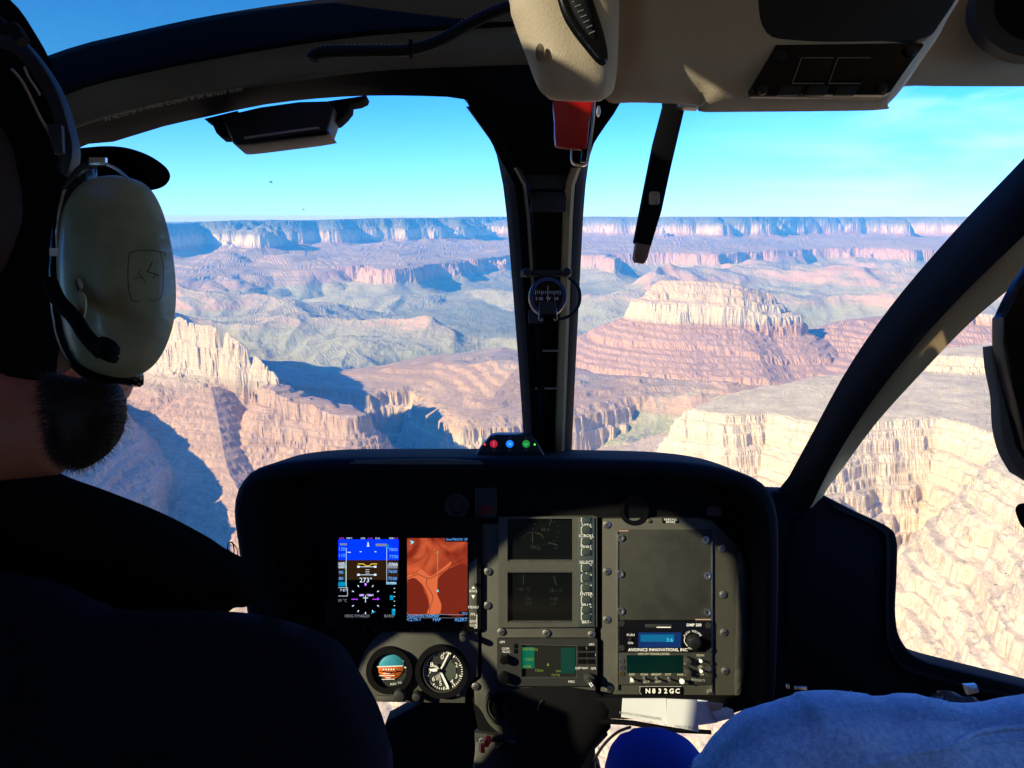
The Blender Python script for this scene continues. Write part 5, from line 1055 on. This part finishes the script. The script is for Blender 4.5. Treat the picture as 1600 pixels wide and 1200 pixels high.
# neck and cheek seen between collar and headset
b = B(.50); b.inflate(smooth([(-190, 560), (0, 575), (60, 590), (110, 590), (145, 605), (150, 650), (140, 705), (110, 728), (60, 745), (-190, 745)], 4), 60, 90, 12, 1); pi_.part('jaw', b, 'skin', body_)
b = B(.455); bo = smooth([(74, 585), (120, 590), (165, 592), (190, 606), (197, 640), (192, 672), (174, 704), (148, 724), (126, 732), (100, 722), (84, 690), (78, 640)], 5)
b.inflate(bo, 48, 50, 7, .8, noise=7, nl=14); bd = pi_.part('beard', b, 'hair', label='dark brown full beard')
rn = random.Random(5); roots = []
for i in range(6500):
    t = rn.random(); P = np.array(bo); k = int(t*len(P)); c = np.array((130, 655)); e = P[k]; q = c+(e-c)*math.sqrt(rn.uniform(.1, 1.0)); dist = np.linalg.norm(q-c)/max(np.linalg.norm(e-c), 1)
    p_ = W(q[0], q[1], .455, 48*math.sqrt(max(0, 1-dist**3))-2); dirv = (W(e[0], e[1], .455)-W(c[0], c[1], .455)).normalized()*(.4+.8*dist)+Vector((0, -.2, -.5)); roots.append((p_, dirv))
b = B(); strands(b, roots[:4200], .0042, .00011, 3, .9); strands(b, roots[4200:], .0088, .00010, 4, 1.3); pi_.part('beard_hair', b, 'hair', bd, sm=0, kind='stuff')
# black collar and shoulder of the vest, ending in a blunt tip
b = B(.53); b.inflate(smooth([(-260, 640), (-40, 672), (30, 704), (100, 742), (170, 768), (250, 800), (320, 836), (352, 857), (380, 872), (404, 890), (413, 908), (404, 932), (385, 948), (360, 954), (340, 1000), (330, 1300), (-260, 1400)], 6), 60, 150, 16, .5, noise=8, nl=110); jk = pi_.part('vest', b, 'cloth_black', label='black vest with a broad collar')
b = B(); b.tube([W(*q) for q in smooth([(368, 870, .52), (356, 858, .52), (358, 848, .52), (364, 850, .52), (366, 864, .52)], 6, False)], .0004, 5); b.tube([W(*q) for q in smooth([(372, 872, .52), (370, 858, .52), (362, 846, .52)], 6, False)], .0003, 5); pi_.part('loose_thread', b, 'cloth_black', jk, kind='stuff')
# navy sleeve nearest to the camera
b = B(.47); b.inflate(smooth([(-200, 880), (-40, 893), (40, 898), (110, 918), (170, 946), (230, 955), (300, 955), (380, 957), (450, 970), (510, 992), (538, 1012), (562, 1050), (590, 1100), (606, 1150), (616, 1210), (630, 1500), (-200, 1500)], 6), 90, 190, 16, .8, noise=12, nl=150, seed=3); pi_.part('sleeve', b, 'cloth_navy', jb, label='dark navy jacket sleeve')
# cap
cp_ = Thing('baseball_cap', 'black cap whose rounded brim sticks out in front of the pilot', 'cap', W(180, 260, .56))
b = B(.55); b.inflate(smooth([(90, 236), (140, 228), (190, 230), (232, 243), (262, 262), (272, 277), (268, 289), (255, 297), (230, 300), (190, 296), (120, 300), (80, 280)], 5), 11, 26, 8, 1, tiltx=.15); cp_.part('brim', b, 'cloth_black')
b = B(.50); b.inflate(smooth([(-260, 60), (-120, -20), (0, -10), (60, 60), (96, 140), (122, 228), (126, 300), (90, 560), (60, 610), (-260, 620)], 5), 30, 150, 16, 1); cp_.part('crown', b, 'cloth_black')
# headset
hs_ = Thing('aviation_headset', 'worn olive green headset with wire yoke over the ear of the pilot', 'headset', W(185, 590, .42))
co = smooth([(190, 275), (228, 289), (252, 325), (268, 385), (275, 450), (271, 505), (255, 550), (232, 578), (200, 590), (165, 586), (130, 570), (108, 530), (96, 460), (94, 390), (104, 330), (130, 290), (160, 276)], 6)
cupm = mat('cup_paint', (.26, .28, .16), .38, spec=.5, var=.22, vscale=45, coat=.2, bump=.15, bscale=120)
b = B(.42); b.inflate(co, 62, 105, 7, .25); cup = hs_.part('ear_cup', b, cupm, label='scuffed olive green ear cup')
Pco = [tuple(q) for q in co]
def cupz(x, y):
    d = abs(float(poly_sd(np.array([float(x)]), np.array([float(y)]), Pco)[0])); t = min(d/105, 1); return 62*math.sqrt(1-(1-t)**2)
def oncup(b, pts, w_):
    for (x0, y0), (x1, y1) in zip(pts[:-1], pts[1:]):
        z0, z1 = cupz(x0, y0)+.5, cupz(x1, y1)+.5; l = math.hypot(x1-x0, y1-y0) or 1; nx, ny = -(y1-y0)/l*w_/2, (x1-x0)/l*w_/2
        b.bm.faces.new([b.v(x0+nx, y0+ny, z0), b.v(x1+nx, y1+ny, z1), b.v(x1-nx, y1-ny, z1), b.v(x0-nx, y0-ny, z0)])
mat('pen_ink', (.012, .014, .01), .7)
b = B(.42); oncup(b, smooth([(263, 399), (257, 397), (243, 398), (229, 402), (226, 410), (225, 430), (226, 455), (229, 472), (234, 476), (240, 475)], 4, False), 1.1); oncup(b, smooth([(250, 474), (260, 472), (265, 462), (266, 440), (265, 415), (262, 400), (266, 397), (266, 404)], 4, False), .7); oncup(b, [(254, 414), (251, 424), (248, 430), (256, 432), (262, 435)], 1.3); oncup(b, [(231, 441), (238, 441), (244, 438)], .8); oncup(b, smooth([(241, 428), (238, 434), (243, 440), (247, 448)], 3, False), .7); oncup(b, [(258, 432), (256, 440)], 1)
hs_.part('pen_marking', b, 'pen_ink', cup, sm=0)
b = B(.435); b.inflate(smooth([(150, 262), (120, 275), (88, 330), (78, 400), (80, 480), (96, 550), (130, 590), (185, 600), (225, 588), (150, 420)], 5), 26, 26, 9, 1); hs_.part('ear_cushion', b, 'gloss_black', sm=60)
b = B(.46); b.prism(smooth([(-20, 42), (10, 46), (40, 66), (72, 105), (98, 150), (114, 200), (121, 240), (112, 275), (96, 268), (98, 230), (88, 185), (66, 135), (30, 90), (-20, 70)], 4), -10, 14, 4); hbn = hs_.part('headband', b, 'black_plastic')
b = B(.45); b.tube([W(*q) for q in smooth([(-12, 30, .44), (8, 44, .44), (22, 46, .44), (30, 58, .44), (36, 66, .44)], 6, False)], .004, 8); hs_.part('top_cable', b, 'rubber', hbn)
b = B(.44); b.prism([(76, 196), (100, 198), (102, 240), (90, 243)], 0, 8, 2); hs_.part('band_slider', b, 'bezel', hbn)
b = B(); b.tube([W(*q) for q in smooth([(18, 108, .44), (36, 130, .44), (62, 182, .44), (78, 210, .44), (88, 240, .44)], 6, False)], .0009, 6); b.tube([W(*q) for q in smooth([(38, 105, .43), (44, 120, .43), (56, 138, .43), (62, 148, .43)], 5, False)], .0007, 6); hs_.part('band_wire', b, 'steel', hbn)
b = B(); b.tube([W(*q) for q in smooth([(166, 256, .405), (182, 264, .40), (195, 275, .395), (202, 282, .39)], 6, False)], .0008, 6); b.tube([W(*q) for q in smooth([(146, 258, .41), (124, 272, .41), (103, 294, .41), (93, 330, .41), (89, 370, .41), (92, 400, .41), (99, 420, .41), (105, 432, .41)], 6, False)], .0008, 6); hs_.part('yoke_wire', b, 'steel')
b = B(.405); b.box(141, 247, 167, 259, -2, 5, 1.5); hs_.part('yoke_clip', b, 'steel'); b = B(.41); b.prism(smooth([(146, 247), (120, 262), (100, 290), (97, 300), (108, 292), (130, 268), (150, 260)], 3), -4, 3, 1); hs_.part('yoke_arm', b, 'black_plastic')
b = B(.40); b.box(79, 388, 91, 400, -2, 4, 1.2); hs_.part('label_tag', b, 'white_paint'); b = B(.40); b.prism([(119, 435), (129, 435), (133, 448), (130, 456), (124, 455)], 0, 8, 2); hs_.part('cable_plug', b, 'steel')
b = B(); b.tube([W(*q) for q in smooth([(78, 440, .39), (92, 470, .385), (115, 495, .38), (135, 525, .375), (158, 550, .37)], 6, False)], .0036, 10); b.tube([W(*q) for q in smooth([(160, 540, .37), (172, 548, .365), (168, 560, .365)], 4, False)], .0045, 10); hs_.part('microphone_boom', b, 'cloth_black')
b = B(.385); b.prism(smooth([(124, 456), (134, 462), (136, 480), (132, 498), (127, 500), (124, 480)], 3), 0, 4, 1.5); hs_.part('boom_bracket', b, cupm)

# passenger in the right-hand seat
pa = Thing('person', 'seated passenger at the bottom right with knees in fuzzy blue fleece', 'person', (.50, .25, -.78))
b = B(); capsules(b, [((.56, .22, -.02), .09, (.56, .25, -.05), .085), ((.56, .22, -.1), .055, (.56, .2, -.2), .06), ((.56, .2, -.28), .09, (.56, .2, -.66), .15), ((.42, .22, -.27), .055, (.7, .22, -.27), .055),
        ((.46, .26, -.76), .08, (.20, .80, -.72), .058), ((.20, .80, -.72), .055, (.22, .98, -1.12), .04), ((.64, .26, -.76), .08, (.56, .78, -.72), .06), ((.56, .78, -.72), .055, (.58, .96, -1.12), .04),
        ((.72, .24, -.3), .05, (.76, .4, -.55), .04), ((.76, .4, -.55), .038, (.66, .62, -.63), .028), ((.40, .24, -.3), .05, (.42, .36, -.56), .04), ((.42, .36, -.56), .038, (.50, .58, -.63), .028)])
for hx, hy, hz in ((.66, .62, -.63), (.50, .58, -.63)):
    capsules(b, [((hx, hy, hz), .026, (hx-.01, hy+.05, hz-.005), .028)]+[((hx-.03+.02*k, hy+.06, hz+.002), .009, (hx-.035+.021*k, hy+.11-.006*abs(k-1), hz-.012), .008) for k in range(4)]+[((hx-.03, hy+.03, hz), .011, (hx-.05, hy+.07, hz-.01), .009)])
pbod = pa.part('body', b, 'skin'); weld(pbod, .011, 4)
# trousers / fleece: big near fold and the knee beside it
flm = bpy.data.materials.new('blue_fleece'); flm.use_nodes = True; MATS['blue_fleece'] = flm; t = flm.node_tree; bs = t.nodes['Principled BSDF']; bs.inputs['Roughness'].default_value = 1; bs.inputs['Specular IOR Level'].default_value = .1
bs.inputs['Sheen Weight'].default_value = .6; bs.inputs['Sheen Roughness'].default_value = .5; bs.inputs['Sheen Tint'].default_value = (.5, .7, 1, 1)
g_ = t.nodes.new('ShaderNodeNewGeometry'); n_ = t.nodes.new('ShaderNodeTexNoise'); n_.inputs['Scale'].default_value = 160; n_.inputs['Detail'].default_value = 6; n_.inputs['Roughness'].default_value = .75
r_ = t.nodes.new('ShaderNodeValToRGB'); r_.color_ramp.elements[0].position = .35; r_.color_ramp.elements[0].color = (.26, .46, .56, 1); r_.color_ramp.elements[1].position = .65; r_.color_ramp.elements[1].color = (.62, .82, .84, 1)
b2_ = t.nodes.new('ShaderNodeBump'); b2_.inputs['Strength'].default_value = .9; b2_.inputs['Distance'].default_value = .003
t.links.new(g_.outputs['Position'], n_.inputs['Vector']); t.links.new(n_.outputs['Fac'], r_.inputs[0]); t.links.new(r_.outputs[0], bs.inputs['Base Color']); t.links.new(n_.outputs['Fac'], b2_.inputs['Height']); t.links.new(b2_.outputs[0], bs.inputs['Normal'])
fo = smooth([(1080, 1215), (1095, 1185), (1115, 1158), (1140, 1132), (1165, 1115), (1200, 1104), (1238, 1092), (1258, 1084), (1310, 1080), (1345, 1085), (1380, 1090), (1420, 1087), (1455, 1090), (1490, 1099), (1530, 1102), (1570, 1096), (1620, 1088), (1750, 1080), (1760, 1420), (1080, 1420)], 6)
b = B(.85)
b.inflate(fo, 150, 130, 9, .6, noise=24, nl=85, seed=6); fl = pa.part('fleece_trousers', b, flm, label='fuzzy light blue trouser leg with a seam')
b = B(.85)
def fz(x, y, H=150, Rr=130):
    d = -float(poly_sd(np.array([float(x)]), np.array([float(y)]), [tuple(q) for q in fo])[0]); t_ = max(0, min(d/Rr, 1)); return H*math.sqrt(max(0, 1-(1-t_)**2)) + 24*t_*float(fbm(np.array([x], np.float32), np.array([y], np.float32), 85, 4, .5, False, 46)[0])
seam = smooth([(1150, 1215), (1200, 1180), (1270, 1146), (1340, 1132), (1410, 1124), (1470, 1115), (1540, 1112), (1640, 1100)], 8, False)
b.tube([W(x, y, .85, fz(x, y)+.6) for x, y in seam], .0026, 6); b.tube([W(x, y+9, .85, fz(x, y+9)+.3) for x, y in seam], .0010, 6); pa.part('seam', b, flm, fl)
rn = random.Random(8); roots = []
Pf = np.array([q for q in fo if q[1] < 1214])
for i in range(9000):
    k = rn.randrange(len(Pf)-1); t_ = rn.random(); e = Pf[k]*(1-t_)+Pf[k+1]*t_; dy = abs(rn.gauss(0, 9)); x, y = e[0]+rn.uniform(-3, 3), e[1]+dy
    roots.append((W(x, y, .85, fz(x, y)-1), CM.to_3x3() @ Vector((rn.uniform(-.5, .5), 1, .6))))
b = B(); strands(b, roots, .0055, .00016, 9, .9); pa.part('fleece_pile', b, flm, fl, sm=0, kind='stuff')
b = B(1.0); b.inflate(smooth([(944, 1215), (948, 1185), (958, 1160), (980, 1145), (1005, 1138), (1040, 1140), (1070, 1152), (1092, 1175), (1104, 1200), (1110, 1330), (944, 1330)], 6), 60, 70, 8, .8, noise=3, nl=60); pa.part('left_knee', b, mat('blue_cloth', (.012, .045, .26), .85, spec=.15, bump=.6, bscale=500), label='deep blue knee')
wb_ = Thing('plastic_bottle', 'clear crumpled plastic bottle lying behind the blue fleece by the door', 'bottle', W(1490, 1095, 1.0))
b = B(1.0); b.inflate(smooth([(1452, 1096), (1460, 1084), (1474, 1078), (1490, 1081), (1505, 1088), (1516, 1087), (1528, 1094), (1532, 1112), (1452, 1112)], 5), 14, 14, 5, 1, noise=5, nl=18); wb_.part('bottle_body', b, 'instrument_glass')
# passenger headset at the right edge
h2 = Thing('passenger_headset', 'black headset of the right seat passenger cut by the frame edge', 'headset', W(1610, 700, .44))
b = B(.44); b.prism(smooth([(1600, 430), (1592, 440), (1575, 472), (1566, 492)], 2, False)+[(1562, 496), (1562, 538), (1572, 590), (1600, 700), (1640, 760), (1760, 760), (1760, 380), (1630, 385)], -20, 14, 5); h2.part('cup_housing', b, 'gloss_black')
b = B(.44); b.prism(smooth([(1561, 540), (1564, 575), (1573, 620), (1576, 670), (1586, 710), (1604, 742)], 3, False)+[(1700, 800), (1700, 520)], -44, -20, 6); h2.part('cup_cushion', b, mat('grey_cushion', (.09, .08, .075), .6))
b = B(.44); b.inflate(smooth([(1589, 800), (1590, 790), (1600, 786), (1640, 784), (1700, 790), (1700, 830), (1640, 840), (1604, 828), (1592, 815)], 4), 14, 14, 5, 1); h2.part('microphone', b, 'cloth_black')
# two made-up winged flecks, standing for insect marks on the glass
for i, (px, py, D, s_, lab) in enumerate(((423, 284, 60, 1.0, 'made-up dark winged fleck against the sky above the left rim'), (474, 327, 90, .55, 'smaller made-up winged fleck low above the rim, a tiny speck'))):
    h = Thing('winged_fleck', lab, 'winged_fleck', W(px, py, D))
    b = B(D); b.prism([(px-3*s_, py-2*s_), (px-1*s_, py-1*s_), (px+1*s_, py+.4*s_), (px+3*s_, py+1.5*s_), (px+2.6*s_, py+2.6*s_), (px, py+1.2*s_), (px-2*s_, py)], -.6, .6, .2); h.part('body', b, mat('fleck_grey', (.05, .05, .06), .8)); b = B(D); b.flat([(px-.5*s_, py-.4*s_), (px+1.2*s_, py+.6*s_), (px+3.2*s_, py-2*s_)], 0); h.part('wing', b, 'fleck_grey', sm=0); b = B(D); b.flat([(px-.5*s_, py), (px+1*s_, py+1*s_), (px-2.4*s_, py+2.2*s_)], .2); h.part('wing', b, 'fleck_grey', sm=0)
